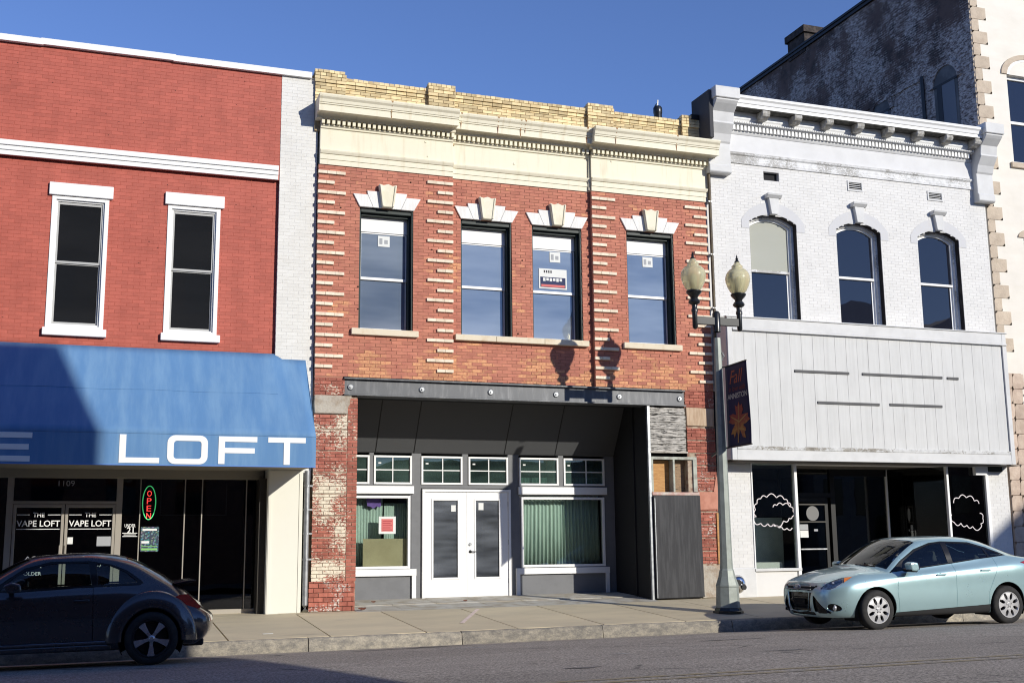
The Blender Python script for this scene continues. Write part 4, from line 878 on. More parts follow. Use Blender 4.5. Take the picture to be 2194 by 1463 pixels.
for i, (a, b) in enumerate(arches):
    xc = (a+b)/2; P = arc(a, b); Pi = arc(a+.05, b-.07, SPR-.04, CRN-.06); Pj = arc(a+.10, b-.12, SPR-.08, CRN-.11)
    mb = MB()
    def band(mb, A, Bp, y0, y1, zl):
        A = [(A[0][0], zl)]+A+[(A[-1][0], zl)]; Bp = [(Bp[0][0], zl)]+Bp+[(Bp[-1][0], zl)]
        for k in range(len(A)-1):
            p, q, r, s_ = A[k], A[k+1], Bp[k+1], Bp[k]
            mb.face([(p[0], y0, p[1]), (q[0], y0, q[1]), (r[0], y0, r[1]), (s_[0], y0, s_[1])]); mb.face([(s_[0], y0, s_[1]), (r[0], y0, r[1]), (r[0], y1, r[1]), (s_[0], y1, s_[1])]); mb.face([(p[0], y0, p[1]), (q[0], y0, q[1]), (q[0], y1, q[1]), (p[0], y1, p[1])])
    band(mb, P, Pi, .13, .30, AZ0); wn = mb.build('window', peel_white, WB)
    mb = MB(); band(mb, [(p[0]+(.001 if p[0] < xc else -.001), p[1]-.001) for p in P], arc(a+.010, b-.010, SPR-.008, CRN-.010), .010, .129, AZ0); mb.build('jamb', jamb_m, wn)
    mb = MB(); band(mb, Pi, Pj, .19, .30, AZ0); mb.build('sash', white_trim, wn)
    zm = 7.15
    boxes('meeting_rail', white_trim if i else peel_white, wn, (a+.09, b-.11, .185, .24, zm, zm+.055), bevel=.004)
    top = [(Pj[0][0]-.02, zm+.03)]+[(p[0], p[1]+.02) for p in Pj]+[(Pj[-1][0]+.02, zm+.03)]
    MB().prism(top[::-1], .225, .231).build('pane', glass_navy if i else glass('blind behind glass', base=(.40, .40, .33), film=(.5, .5, .46), film_f=.1, refl=1.0), wn)
    boxes('pane', glass_navy, wn, (Pj[0][0]-.02, Pj[-1][0]+.02, .245, .251, AZ0, zm+.02))
    boxes('stile', white_trim, wn, (b-.17, b-.115, .235, .30, AZ0, zm), bevel=.003)
    # painted hood band + keystone
    Po = arc(a-.20, b+.22, SPR+.02, CRN+.28, n=20); Pq = arc(a-.0, b+.0, SPR, CRN, n=20); mb = MB()
    for k in range(20): mb.face([(Pq[k][0], -.0065, Pq[k][1]), (Pq[k+1][0], -.0065, Pq[k+1][1]), (Po[k+1][0], -.0065, Po[k+1][1]), (Po[k][0], -.0065, Po[k][1])])
    mb.face([(a-.20, -.0065, SPR-.17), (a, -.0065, SPR-.17), (a, -.0065, SPR), (a-.2, -.0065, SPR+.02)]); mb.face([(b, -.0065, SPR-.17), (b+.22, -.0065, SPR-.17), (b+.22, -.0065, SPR+.02), (b, -.0065, SPR)])
    mb.build('hood_band', hood_m, wn, fix=False)
    ks = MB().prism([(xc-.13, CRN+.36), (xc+.13, CRN+.36), (xc+.10, CRN-.01), (xc-.075, CRN-.01)], -.10, .02).build('keystone', gray_trim, wn, bevel=.008)
    MB().prism([(-.16, CRN+.42), (-.17, CRN+.46), (.02, CRN+.46), (.02, CRN+.36), (-.10, CRN+.36)], xc-.19, xc+.19, 'x').build('cap', gray_trim, ks, bevel=.006)
# entablature
MB().prism([(.05, 9.55), (-.03, 9.58), (-.035, 9.64), (-.02, 9.66), (-.02, 9.76), (-.05, 9.79), (-.06, 9.83), (0, 9.85), (.05, 9.85)], 13.06, 19.86, 'x').build('string_course', peel_white, WB)
boxes('frieze', M('white frieze', (.62, .62, .625), (.585, .585, .59), rough=.6), WB, (13.06, 19.86, -.018, .05, 9.85, 10.27))
MB().prism([(.05, 10.25), (-.03, 10.26), (-.05, 10.30), (-.055, 10.33), (.05, 10.33)], 13.06, 19.86, 'x').build('bed_mould', gray_trim, WB)
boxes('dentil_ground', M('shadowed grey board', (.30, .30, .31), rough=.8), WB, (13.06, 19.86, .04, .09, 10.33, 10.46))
dn = MB().box(-.026, .026, -.04, .12, -.055, .055).build('dentil', white_trim, mesh_only=True)
cor = MB().prism([(.30, 10.46), (-.12, 10.46), (-.14, 10.52), (-.16, 10.56), (-.18, 10.585), (-.18, 10.74), (-.46, 10.745), (-.46, 10.82), (-.48, 10.83), (-.50, 10.90), (-.535, 10.935), (-.54, 10.985), (-.52, 11.0), (.3, 10.98)], 13.04, 20.0, 'x').build('cornice', white_trim, WB)
for i in range(70): inst(dn, 'dentil', cor, (13.12+i*.0957, -.078, 10.395))
boxes('cornice_soffit', M('bare grey soffit boards', (.05, .048, .042), (.11, .105, .095), scale=12, rough=.9, bump=.5), WB, (13.06, 19.98, -.45, -.185, 10.728, 10.742))
rope = MB(); 
for k in range(110): rope.lathe([(0, -.026), (.026, -.02), (.026, .02), (0, .026)], (13.1+k*.0615, -.165, 10.50), 8, 'x')
rope.build('rope_moulding', white_trim, WB, kind='stuff', smooth=True)
mod_m = M('peeling grey wood', (.30, .285, .25), (.50, .49, .47), scale=9, rough=.85, bump=.5)
for i in range(8):
    x = 13.86+i*.842
    MB().prism([(-.18, 10.56), (-.30, 10.55), (-.36, 10.585), (-.42, 10.61), (-.455, 10.66), (-.455, 10.73), (-.18, 10.735)], x-.10, x+.10, 'x').build('modillion', mod_m, cor, bevel=.01)
for i, (x0, x1) in enumerate(((12.50, 13.06), (19.86, 20.36))):
    prof = [(.05, 9.25), (-.16, 9.25), (-.20, 9.28), (-.20, 9.42), (-.17, 9.46), (-.16, 9.95), (-.19, 9.99), (-.24, 10.15), (-.36, 10.33), (-.38, 10.36), (-.36, 10.38), (-.40, 10.60), (-.55, 10.74), (-.60, 10.80), (-.60, 11.08), (.35, 11.09), (.35, 9.25)]
    cs = MB().prism(prof, x0, x1, 'x').build('console', gray_trim, WB, bevel=.012)
    boxes('console_cap', gray_trim, cs, (x0-.03, x1+.03, -.64, -.2, 10.84, 11.10), bevel=.012)
boxes('end_cheek', M('dark cheek board', (.06, .06, .065), rough=.8), WB, (12.40, 12.50, -.45, .35, 9.95, 11.06), bevel=.01)
boxes('roof_edge', black_paint, WB, (12.2, 12.5, .0, 1.2, 10.5, 10.62))
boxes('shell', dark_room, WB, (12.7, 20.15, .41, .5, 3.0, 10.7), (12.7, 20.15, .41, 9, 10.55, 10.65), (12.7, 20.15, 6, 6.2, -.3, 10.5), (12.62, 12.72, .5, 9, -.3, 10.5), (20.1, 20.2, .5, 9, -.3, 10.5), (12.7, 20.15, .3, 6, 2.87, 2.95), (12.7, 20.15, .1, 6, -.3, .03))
# grey sign boards
SG = thing('sign_fascia', 'large blank grey boarded sign panel with dark raised strips over the white shop', 'sign', (16.3, -.25, 2.87))
sx0, sx1, sy, sz0, sz1 = 12.565, 19.99, -.50, 2.88, 5.925
bw = (sx1-sx0-.24)/25
sidm = M('grey grooved board', (.57, .57, .56), (.53, .53, .52), scale=3, rough=.65, sc=(5, 1, .25), tint=.05, bump=.2, bscale=8, bdist=.003)
for i in range(25): boxes('board', sidm, SG, (sx0+.12+i*bw+.003, sx0+.12+(i+1)*bw-.003, sy+.0+.003*rnd(), sy+.03, sz0+.24, sz1-.24))
boxes('backing', gray_trim, SG, (sx0+.02, sx1-.02, sy+.02, .0, sz0+.03, sz1-.03))
for q in frame_boxes(sx0, sx1, sy-.035, sy+.03, sz0, sz1, .12, .245, .235): boxes('frame', gray_trim, SG, q, bevel=.006)
boxes('moulding', gray_trim, SG, (sx0+.12, sx1-.0, sy-.06, sy-.03, sz1-.28, sz1-.235), bevel=.01)
boxes('moulding', mat_peel('flaking grey sign paint', .10, (.60, .60, .59), seed=9, under=((.36, .34, .30), (.22, .20, .17))), SG, (sx0+.12, sx1-.12, sy-.045, sy+.02, sz0+.22, sz0+.30), bevel=.01)
boxes('cap_flashing', gray_trim, SG, (sx0-.03, sx1+.03, sy-.06, .0, sz1, sz1+.03), bevel=.01)
strip_m = M('dark grey strip', (.075, .075, .078), rough=.6)
for a, b, z in ((14.20, 15.60, 4.825), (15.94, 18.11, 4.825), (18.24, 18.56, 4.82), (14.74, 16.35, 4.155), (16.62, 18.05, 4.165)): boxes('strip', strip_m, SG, (a, b, sy-.02, sy+.01, z-.028, z+.028), bevel=.004)
boxes('side_board', gray_trim, SG, (sx0-.012, sx0+.0, sy, .0, sz0+.02, sz1))
# shop front under it
soff = boxes('soffit', M('shop soffit', (.13, .12, .11), rough=.85), WB, (12.72, 20.2, -.46, 1.6, 2.86, 2.875))
z0s = .63
for q in ((13.30, 13.33, -.02, .06, z0s, 2.86), (14.36, 14.43, -.04, .06, .05, 2.86), (18.42, 18.48, -.03, .05, .66, 2.86), (19.52, 19.61, -.04, .06, .66, 2.86), (17.88, 17.94, 1.46, 1.52, .4, 2.86)): boxes('mullion', white_trim, WB, q, bevel=.004)

boxes('bulkhead', white_paint_brick, WB, (13.30, 14.42, .0, .12, .02, z0s-.06)); boxes('bulkhead', white_paint_brick, WB, (18.44, 19.6, .0, .12, .02, .62))
boxes('sill', gray_trim, WB, (13.29, 14.44, -.05, .14, z0s-.06, z0s), bevel=.006); boxes('sill', gray_trim, WB, (18.42, 19.61, -.05, .14, .60, .66), bevel=.006)
boxes('pane', glass_store, WB, (13.33, 14.36, .02, .027, z0s, 2.86)); boxes('pane', glass_dim, WB, (18.48, 19.52, .02, .027, .66, 2.86))
def upright_pane(x0, y0, x1, y1, z0, z1, mat, name='pane'):
    d = Vector((x1-x0, y1-y0)).normalized(); nx, ny = -d.y*.004, d.x*.004
    MB().prism([(x0-nx, y0-ny), (x1-nx, y1-ny), (x1+nx, y1+ny), (x0+nx, y0+ny)], z0, z1, 'z').build(name, mat, WB)
upright_pane(14.41, .05, 14.95, 1.48, z0s, 2.86, glass_dim); upright_pane(18.44, .05, 17.92, 1.48, .5, 2.86, glass_dim)
upright_pane(14.41, .05, 14.95, 1.48, .02, z0s, black_paint, 'bulkhead'); upright_pane(18.44, .05, 17.92, 1.48, .02, .5, black_paint, 'bulkhead')
m_ = MB()
for b in ((14.93, 15.10, 1.46, 1.56, .05, 2.86), (16.30, 16.42, 1.46, 1.56, .05, 2.86), (15.10, 16.30, 1.46, 1.56, 2.20, 2.30), (16.42, 17.9, 1.46, 1.56, 2.70, 2.86), (16.42, 17.9, 1.46, 1.56, .05, .30)): m_.box(*b)
m_.build('entrance_frame', black_paint, WB)
boxes('pane', glass_dim, WB, (15.10, 16.30, 1.50, 1.507, 2.30, 2.86)); boxes('pane', glass_dim, WB, (16.42, 17.9, 1.50, 1.507, .3, 2.7))
m_ = MB()
for q in frame_boxes(15.30, 16.20, 1.44, 1.49, .10, 2.19, .09, .2, .1): m_.box(*q)
dr = m_.build('door', black_paint, WB, bevel=.004); boxes('pane', glass_dim, dr, (15.39, 16.11, 1.46, 1.467, .3, 2.09)); [boxes('push_bar', bronze if q > 1.1 else zinc, dr, (15.40, 16.1, 1.41, 1.43, q, q+.03)) for q in (1.0, 1.62, 2.02)]  # paler metal on the lowest bar imitates sunlight on it
boxes('jamb_strip', white_trim, dr, (15.28, 15.31, 1.42, 1.44, .12, 1.45)); MB().lathe([(0, -.004), (.17, -.004), (.17, 0)], (15.78, 1.455, 1.83), 28, 'y').build('disc_sticker', M('grey disc', (.20, .20, .20), rough=.8), dr)
boxes('notice', paper, dr, (15.42, 15.64, 1.452, 1.456, 1.28, 1.44)); boxes('notice', ink_gray, dr, (15.42, 15.64, 1.452, 1.456, 1.45, 1.58)); boxes('notice', ink_gray, dr, (15.80, 15.9, 1.452, 1.456, 1.42, 1.47))
boxes('floor_box', white_paint_brick, WB, (13.45, 14.2, .35, 1.1, .03, .75)); boxes('display_back', M('pale display back', (.46, .50, .51), (.38, .42, .43), rough=.8), WB, (13.33, 14.6, .9, .93, .05, 1.72))
boxes('rolled_sign', white_trim, WB, (19.2, 19.52, -.10, .0, 2.66, 2.86)); boxes('bracket_box', M('green black box', (.03, .035, .03)), WB, (19.62, 20.02, -.06, -.004, 2.74, 2.86), bevel=.01)
# chalk clouds drawn on the glass
def cloud(pts, y, lab):
    mb = MB(); ok = [(*at(px, py, y),) for px, py in pts]
    for (x0, z0), (x1, z1) in zip(ok, ok[1:]):
        d = Vector((x1-x0, z1-z0)); L = d.length; nrm = Vector((-d.y, d.x)).normalized(); arcp = [Vector((x0, z0))+d*t_+nrm*(math.sin(math.pi*t_)*L*.34) for t_ in np.linspace(0, 1, 7)]
        for p, q in zip(arcp, arcp[1:]):
            e = (q-p).normalized(); k = Vector((-e.y, e.x))*.010
            mb.face([(p.x-k.x, y, p.y-k.y), (q.x-k.x, y, q.y-k.y), (q.x+k.x, y, q.y+k.y), (p.x+k.x, y, p.y+k.y)])
    mb.build('chalk_cloud', M('white paint pen', (.72, .66, .66), rough=.8, vary=.02), WB, fix=False)
q8 = lambda a, b: (1590+a/6.648, 980+b/6.648)
cloud([q8(*p) for p in ((165, 880), (205, 840), (190, 740), (215, 650), (265, 585), (350, 565), (490, 570), (600, 595), (650, 640), (690, 700), (725, 760), (715, 840), (670, 860), (590, 900), (450, 950), (365, 940), (265, 935), (165, 890))], .012, 'a')
cloud([q8(*p) for p in ((715, 1000), (640, 1005), (560, 980), (500, 965), (440, 940))], .012, 'a'); cloud([q8(*p) for p in ((440, 705), (495, 680), (580, 675), (680, 700))], .012, 'a')
q9 = lambda a, b: (1960+a/3.483, 780+b/3.483)
cloud([q9(*p) for p in ((290, 1035), (328, 1000), (385, 995), (445, 1020), (480, 1040))], .012, 'b'); cloud([q9(*p) for p in ((485, 1110), (508, 1150), (490, 1190), (495, 1215), (432, 1210), (390, 1200), (345, 1185), (295, 1180), (275, 1120))], .012, 'b')
# ================================================================ tall cream building at the edge
TB = thing('cream_stone_building', 'tall cream building with tan stone quoins and sooty brick side wall', 'building', (24, 0, 0))
TX, TZ = 20.215, 16.30
cream_w = M('cream painted wall', (.73, .685, .61), (.70, .655, .575), scale=1.2, rough=.7, bump=.25, bscale=45, bdist=.004, sc=(1, 1, 3))
tw = [(21.22, 22.72, 10.42, 12.75), (21.30, 22.75, 5.9, 8.5)]
mb = MB(); wall_holes(mb, TX+.02, 28, 5.28, TZ+.2, .004, .45, tw); mb.box(TX+.02, 28, .004, .45, 4.6, 5.28); mb.build('wall', cream_w, TB)
boxes('wall', side_brick, TB, (TX, TX+.3, .05, 14.5, 6, TZ), (TX+.301, 28, 13, 13.3, 0, TZ)); boxes('corner_arris', side_brick, TB, (TX-.0, TX+.0195, .012, .05, 9.8, TZ+.15))
m_ = MB()
for k in range(48): zz = 9.9+k*.14; m_.box(TX-.012, TX+.012, .0, .03, zz, zz+.07)
m_.build('toothing', tan_stone, TB, kind='stuff')
boxes('roof_slab', black_paint, TB, (TX-.06, 28, .05, 14.6, TZ, TZ+.10)); boxes('coping', black_paint, TB, (TX-.09, TX+.35, .4, 14.6, TZ+.10, TZ+.17))
soot_m = M('sooty chimney brick', (.035, .03, .028), (.075, .06, .055), scale=8, rough=.9, bump=.4)
ch = boxes('chimney', soot_m, TB, (TX-.03, TX+.62, 7.05, 7.98, TZ-.1, TZ+.66)); boxes('chimney_cap', soot_m, ch, (TX-.09, TX+.68, 6.98, 8.05, TZ+.52, TZ+.74))
# side windows with brick arches, blocked up
blk = M('boarded window', (.10, .105, .11), (.16, .165, .17), scale=2, rough=.8)
for (y0, y1, zc) in ((.60, 1.48, 12.80), (3.26, 4.02, 12.92)):
    yc, r = (y0+y1)/2, (y1-y0)/2; P = [(yc+r*math.cos(a), zc+r*math.sin(a)) for a in np.linspace(0, math.pi, 13)]
    wn = MB().prism([(y1, 10.4), *P, (y0, 10.4)], TX-.012, TX-.004, 'x').build('window', blk, TB)
    m_ = MB()
    for k in range(12):
        (a, b), (c_, d_) = P[k], P[k+1]; f = lambda p, q, s_: (yc+(p-yc)*s_, zc+(q-zc)*s_)
        m_.prism([f(a, b, 1.03), f(c_, d_, 1.03), f(c_, d_, 1.42), f(a, b, 1.42)], TX-.04, TX-.002, 'x', t=rnd())
    m_.build('brick_arch', side_brick, wn); boxes('blank_panel', M('blue grey panel', (.16, .18, .21), rough=.7), wn, (TX-.022, TX-.014, y0+.10, y1-.30, 10.5, zc)); boxes('frame', black_paint, wn, (TX-.03, TX-.008, y0, y1, zc-.03, zc+.03), (TX-.03, TX-.008, y1-.30, y1-.12, 10.5, zc-.03))
MB().tube([(TX-.05, 1.87, 10.3), (TX-.05, 1.87, 13.28)], .05, 8).build('downpipe', black_iron, TB, smooth=True)
m_ = MB()
for k in range(26):
    y = 5.2-k*.13; m_.box(TX-.03, TX+.01, y-.13, y, 13.22+.01*math.sin(k), 13.29+.01*math.sin(k))
m_.build('brick_string', side_brick, TB, kind='stuff')
# quoins: rock-faced stones, long and short
def rock(x0, x1, z0, z1, y, mat, parent, name='quoin_stone', d=.020):
    nx, nz = 6, 5; V = []; mb = MB()
    for i in range(nx+1):
        for j in range(nz+1):
            e = min(i, nx-i, j, nz-j); V.append((x0+(x1-x0)*i/nx, y-(.010 if e == 0 else (.012 if e == 0 else d*(.35+.75*rnd()))), z0+(z1-z0)*j/nz))
    mb.v = V
    for i in range(nx):
        for j in range(nz): a = i*(nz+1)+j; mb.f.append((a, a+nz+1, a+nz+2, a+1)); mb.t.append(.3+.4*hash((i//7, j//7)) % 1)
    k = len(mb.v); mb.t = [rnd()]*len(mb.f); mb.box(x0, x1, y-.010, y+.03, z0, z1, mb.t[0]); mb.build(name, mat, parent, smooth=25, fix=False)
z = 5.30; i = 0
while z < 16.4:
    h = .335 if i % 2 else .318; rock(TX+.022, TX+(.49 if i % 2 else .245), z+.006, z+h-.006, .0, tan_stone, TB); z += h; i += 1
# front windows
for (a, b, z0, z1) in tw:
    xc, r = (a+b)/2, (b-a)/2; arch = z1 > 10
    mb = MB()
    for q in frame_boxes(a, b, .12, .2, z0, z1+(.0 if arch else 0), .08): mb.box(*q)
    mb.box(a+.08, b-.08, .125, .19, z0+(z1-z0)*.46, z0+(z1-z0)*.46+.07); wn = mb.build('window', white_trim, TB, bevel=.004); boxes('pane', glass_navy, wn, (a+.05, b-.05, .165, .172, z0+.05, z1-.05))
    boxes('sill', tan_stone, wn, (a-.12, b+.12, -.06, .15, z0-.14, z0), bevel=.01)
    P = [(xc+r*math.cos(t_), z1+(r if arch else .38)*math.sin(t_)*.62) for t_ in np.linspace(0, math.pi, 17)]
    MB().prism(P, .02, .028).build('fanlight', glass_navy, wn); mb = MB(); Pi = [(xc+(p-xc)*.88, z1+(q-z1)*.88) for p, q in P]; Po = [(xc+(p-xc)*1.24, z1+(q-z1)*1.26) for p, q in P]
    for k in range(16):
        mb.prism([P[k], P[k+1], Pi[k+1], Pi[k]], -.005, .05)
    mb.build('arch_frame', white_trim, wn); mb = MB()
    for k in range(16): mb.prism([Po[k], Po[k+1], P[k+1], P[k]], -.03, .05)
    mb.build('arch_hood', tan_stone, wn)
# rock-faced pier and ground floor
z = .05; i = 0
while z < 4.95:
    w_ = .62 if i % 2 else .56; h = .36; rock(TX+.03, TX+w_*.55, z, z+h-.012, -.02, tan_block, TB, 'pier_stone'); rock(TX+w_*.55+.01, TX+w_+.06, z, z+h-.012, -.02, tan_block, TB, 'pier_stone'); z += h; i += 1
boxes('pier', tan_block, TB, (TX+.02, TX+.64, -.005, .5, 0, 5.1)); boxes('band', cream_w, TB, (TX+.3, 28, .0, .4, 4.98, 5.10))
boxes('shop_front', M('green painted board', (.30, .38, .20), (.36, .42, .26), rough=.7), TB, (TX+.64, 28, .25, .4, .0, 3.3)); boxes('shop_sign', white_trim, TB, (TX+.66, 28, .10, .2, 4.05, 4.9)); boxes('dark_band', M('red brown board', (.12, .035, .02), rough=.7), TB, (TX+.66, 28, .15, .25, 3.35, 3.85)); boxes('dark_band', dark_room, TB, (TX+.64, 28, .26, .3, 3.3, 4.98))
boxes('shell', dark_room, TB, (TX+.31, 28, .46, .6, 0, TZ), (27.8, 28, .6, 13, 0, TZ))
# ================================================================ street lamp with banner
LX, LY = 11.10, -2.65; LZ = walk_z(LX, LY)
SLP = thing('street_lamp', 'tall grey street lamp with two acorn globes on a black crossarm', 'street lamp', (LX, LY, LZ))
oct0 = math.pi/8
MB().lathe([(0, 0), (.28, 0), (.28, .035), (.25, .05), (.235, .09), (.22, .10)], (LX, LY, LZ), 8, a0=oct0, a1=oct0+2*math.pi).build('base_plate', black_iron, SLP)
MB().lathe([(.22, .0), (.216, .10), (.205, .36), (.21, .37), (.21, .40), (.155, .56), (.135, .66), (.118, .70), (.112, 1.0), (.098, 2.6), (.075, 4.7), (.066, 5.02)], (LX, LY, LZ+.10), 8, a0=oct0, a1=oct0+2*math.pi).build('pole', pole_paint, SLP)
MB().lathe([(.068, 0), (.075, .0), (.075, .36), (.05, .40), (.0, .42)], (LX, LY, 5.14), 12).build('sleeve', black_iron, SLP, smooth=True)
boxes('crossarm', M('dark crossarm paint', (.022, .024, .025), (.035, .036, .038), scale=5, rough=.45), SLP, (10.66, LX-.055, LY-.045, LY+.035, 5.27, 5.42), (LX+.055, 11.58, LY-.045, LY+.035, 5.27, 5.42), bevel=.006)
boxes('fin', black_iron, SLP, (LX+.02, LX+.17, LY-.012, LY+.012, 5.42, 5.455))
acr = M('amber acrylic globe', (.74, .69, .44), (.78, .73, .48), scale=6, rough=.22, spec=.5, vary=.04)
ab = acr.node_tree.nodes['Principled BSDF']; ab.inputs['Transmission Weight'].default_value = .5; ab.inputs['Coat Weight'].default_value = .5; ab.inputs['IOR'].default_value = 1.2
for gx, gy in ((10.635, LY-.005), (11.60, LY-.01)):
    hd = MB().lathe([(0, 5.17), (.03, 5.18), (.05, 5.22), (.05, 5.50), (.062, 5.51), (.062, 5.56), (.05, 5.58), (.05, 5.64), (.10, 5.67), (.115, 5.70), (.10, 5.735), (.068, 5.77), (.075, 5.80), (.13, 5.86), (.148, 5.885), (.148, 5.91), (.12, 5.925)], (gx, gy, 0), 24).build('lamp_holder', black_iron, SLP, smooth=True)
    gl = MB().lathe([(.115, 5.92), (.16, 5.97), (.205, 6.06), (.235, 6.16), (.240, 6.22), (.225, 6.30), (.19, 6.355), (.165, 6.37), (.165, 6.385), (.125, 6.40), (.105, 6.43), (.11, 6.455), (.105, 6.47), (.075, 6.49), (.055, 6.53), (.04, 6.55)], (gx, gy, 0), 28).build('globe', acr, SLP, smooth=60)
    MB().lathe([(.0, 5.93), (.055, 5.93), (.06, 6.2), (.03, 6.24), (0, 6.24)], (gx, gy, 0), 12).build('lamp_tube', M('white lamp tube', (.7, .68, .55), rough=.5), gl, smooth=True)
    MB().lathe([(.045, 6.535), (.05, 6.555), (.03, 6.58), (.022, 6.60), (.03, 6.615), (.012, 6.64), (.016, 6.65), (0, 6.70)], (gx, gy, 0), 12).build('finial', black_iron, SLP, smooth=True)
cl = MB().tube([(LX+.06, LY-.02, 4.62), (LX+.10, LY-.05, 4.68), (LX+.06, LY-.06, 4.74)], .018, 6).tube([(LX-.07, LY-.03, 4.60), (LX+.09, LY-.03, 4.60)], .014, 6).build('clamp', zinc, SLP, smooth=True)
BN = thing('banner', 'dark navy street banner with an autumn leaf hung from the lamp post', 'banner', (LX+.1, LY-.45, 2.93))
navy = M('navy banner cloth', (.014, .012, .045), (.02, .016, .06), scale=2, rough=.6, bump=.1, bscale=3, bdist=.02)
BY = LY-.06
bx = [11.205, 11.765]; bzt = [4.455, 4.60]; bzb = [2.925, 2.985]
def bp(u, v, d=0): # u across, v up
    return (LX+.085+.025*u+.02*math.sin(v*4+1)*u-d, LY-.10-.76*u-.012*math.sin(v*3)*u, 2.925+.01*u+(1.53+.008*u)*v)
mb = MB(); nu, nv = 8, 20; mb.v = [bp(i/nu, j/nv) for i in range(nu+1) for j in range(nv+1)]
for i in range(nu):
    for j in range(nv): a = i*(nv+1)+j; mb.f.append((a, a+nv+1, a+nv+2, a+1)); mb.t.append(.5)
o = mb.build('cloth', navy, BN, smooth=60); md = o.modifiers.new('s', 'SOLIDIFY'); md.thickness = .004
def decal(name, polys, mat, d):
    mb = MB()
    for P in polys: mb.face([bp(u, v, d) for u, v in P])
    return mb.build(name, mat, BN, fix=False)
def btext(s, u0, u1, v0, v1, mat, shear=0, bold=0):
    o = text('lettering', s, 0, 1, 0, 1, 0, mat, BN, shear=shear, bold=bold); me = o.data; o.modifiers.clear(); V = np.array([v.co[:] for v in me.vertices]); lo, hi = V.min(0), V.max(0)
    o.location = -WL[BN.name]
    for v in me.vertices: u = (v.co.x-lo[0])/(hi[0]-lo[0]); w_ = (v.co.z-lo[2])/(hi[2]-lo[2]); v.co = bp(u0+(u1-u0)*u, v0+(v1-v0)*w_, .006)
or_ = M('orange banner print', (.34, .085, .04), rough=.6); dr_ = M('dull red banner print', (.16, .035, .03), rough=.6); wt_ = M('pale banner print', (.42, .40, .36), rough=.6)
btext('Fall', .20, .82, .765, .925, or_, shear=.35); btext('in love with', .14, .88, .672, .735, dr_, shear=.3); btext('ANNISTON', .07, .96, .58, .645, wt_, shear=.15, bold=.015)
leaf = [(.44, .03), (.50, .12), (.545, .20), (.66, .10), (.78, .085), (.75, .15), (.80, .20), (.68, .245), (.84, .265), (.985, .30), (.90, .335), (.93, .375), (.76, .375), (.64, .37), (.72, .43), (.68, .50), (.60, .475), (.56, .53), (.48, .475), (.38, .50), (.40, .43), (.42, .375), (.28, .40), (.12, .385), (.17, .345), (.07, .305), (.24, .275), (.36, .27), (.24, .215), (.16, .15), (.28, .155), (.31, .10), (.42, .19), (.45, .13)]
lm, lt, lb2 = mk('autumn leaf print'); n_ = N(lt); P_ = n_.pos(); sp_ = n_('SeparateXYZ'); n_.link(P_, sp_.inputs[0]); q_ = n_.math('ADD', n_.ramp(sp_.outputs[2], 3.0, 3.75), n_.math('MULTIPLY', n_.math('SUBTRACT', n_.noise(P_, 9, 5), .5), .9))
n_.link(n_.mix(n_.ramp(q_, .2, .75), n_.mix(n_.ramp(n_.noise(P_, 14, 4), .4, .6), (.36, .17, .035), (.27, .075, .02)), (.22, .03, .02)), lb2.inputs['Base Color'])
cx_, cy_ = .55, .30; decal('leaf_print', [[(cx_, cy_), leaf[i], leaf[(i+1) % len(leaf)]] for i in range(len(leaf))], lm, .007)
decal('leaf_vein', [[(.455, .04), (.475, .04), (.56, .50), (.545, .50)], [(.53, .30), (.54, .28), (.86, .36), (.85, .37)], [(.51, .22), (.52, .20), (.8, .17), (.8, .18)], [(.53, .3), (.53, .28), (.2, .36), (.2, .37)]], M('pale leaf vein', (.36, .22, .08)), .008)
for v in (0, 1): MB().tube([(LX+.03, LY, bp(0, v)[2]), bp(0, v), bp(1.02, v)], .014, 8).build('bracket_arm', black_iron, BN, smooth=True)
MB().tube([(LX-.02, LY+.35, 2.80), (LX, LY+.12, 2.88), (LX+.03, LY, 2.92)], .022, 6).build('bracket_tail', black_iron, BN, smooth=True)
# chrome fire-hose inlet on the white building's foot
fx_, fz_ = at(1583, 1251, -.15)
FI = thing('hose_inlet', 'round chrome fire hose inlet low on the white wall behind the lamp post', 'hose inlet', (fx_, -.1, fz_-.2))
chrome = M('chrome', (.62, .63, .65), rough=.12, metal=1.0, vary=.02)
MB().lathe([(0, -.10), (.09, -.10), (.14, -.06), (.175, .0), (.175, .05), (.10, .10)], (fx_, -.13, fz_), 24, 'y', sy=1.1).build('body', chrome, FI, smooth=50)
MB().lathe([(0, -.05), (.055, -.05), (.06, .03)], (fx_-.06, -.23, fz_+.04), 14, 'y').build('cap', black_iron, FI, smooth=True); MB().lathe([(0, -.05), (.055, -.05), (.06, .03)], (fx_+.06, -.22, fz_-.06), 14, 'y').build('cap', black_iron, FI, smooth=True)
# fallen leaves and a scrap of paper
leaf_m = M('dead brown leaf', (.16, .06, .035), rough=.9)
for i, (px, py, lab) in enumerate(((776, 1303, 'curled brown leaf lying by the foot of the peeling pier'), (800, 1284, 'small dead leaf on the porch floor below the red notice'), (997, 1289, 'small dead leaf on the porch floor in front of the white doors'))):
    y = -.12 if i == 0 else (1.05 if i == 1 else .75); x, _ = at(px, py, y); z = walk_z(x, y)+.02; s_ = .075 if i == 0 else .045; mb = MB()
    for k in range(5): a, b = -1+.4*k, -1+.4*(k+1); f = lambda q: .6*math.sqrt(max(0, 1-q*q)); mb.face([(x+a*s_, y-f(a)*s_, z+.3*s_*a*a), (x+b*s_, y-f(b)*s_, z+.3*s_*b*b), (x+b*s_, y+f(b)*s_*.8, z+.5*s_), (x+a*s_, y+f(a)*s_*.8, z+.5*s_)])
    o = mb.build('fallen_leaf', leaf_m, None, label=lab, cat='leaf', group='fallen leaves'); md = o.modifiers.new('s', 'SOLIDIFY'); md.thickness = .003
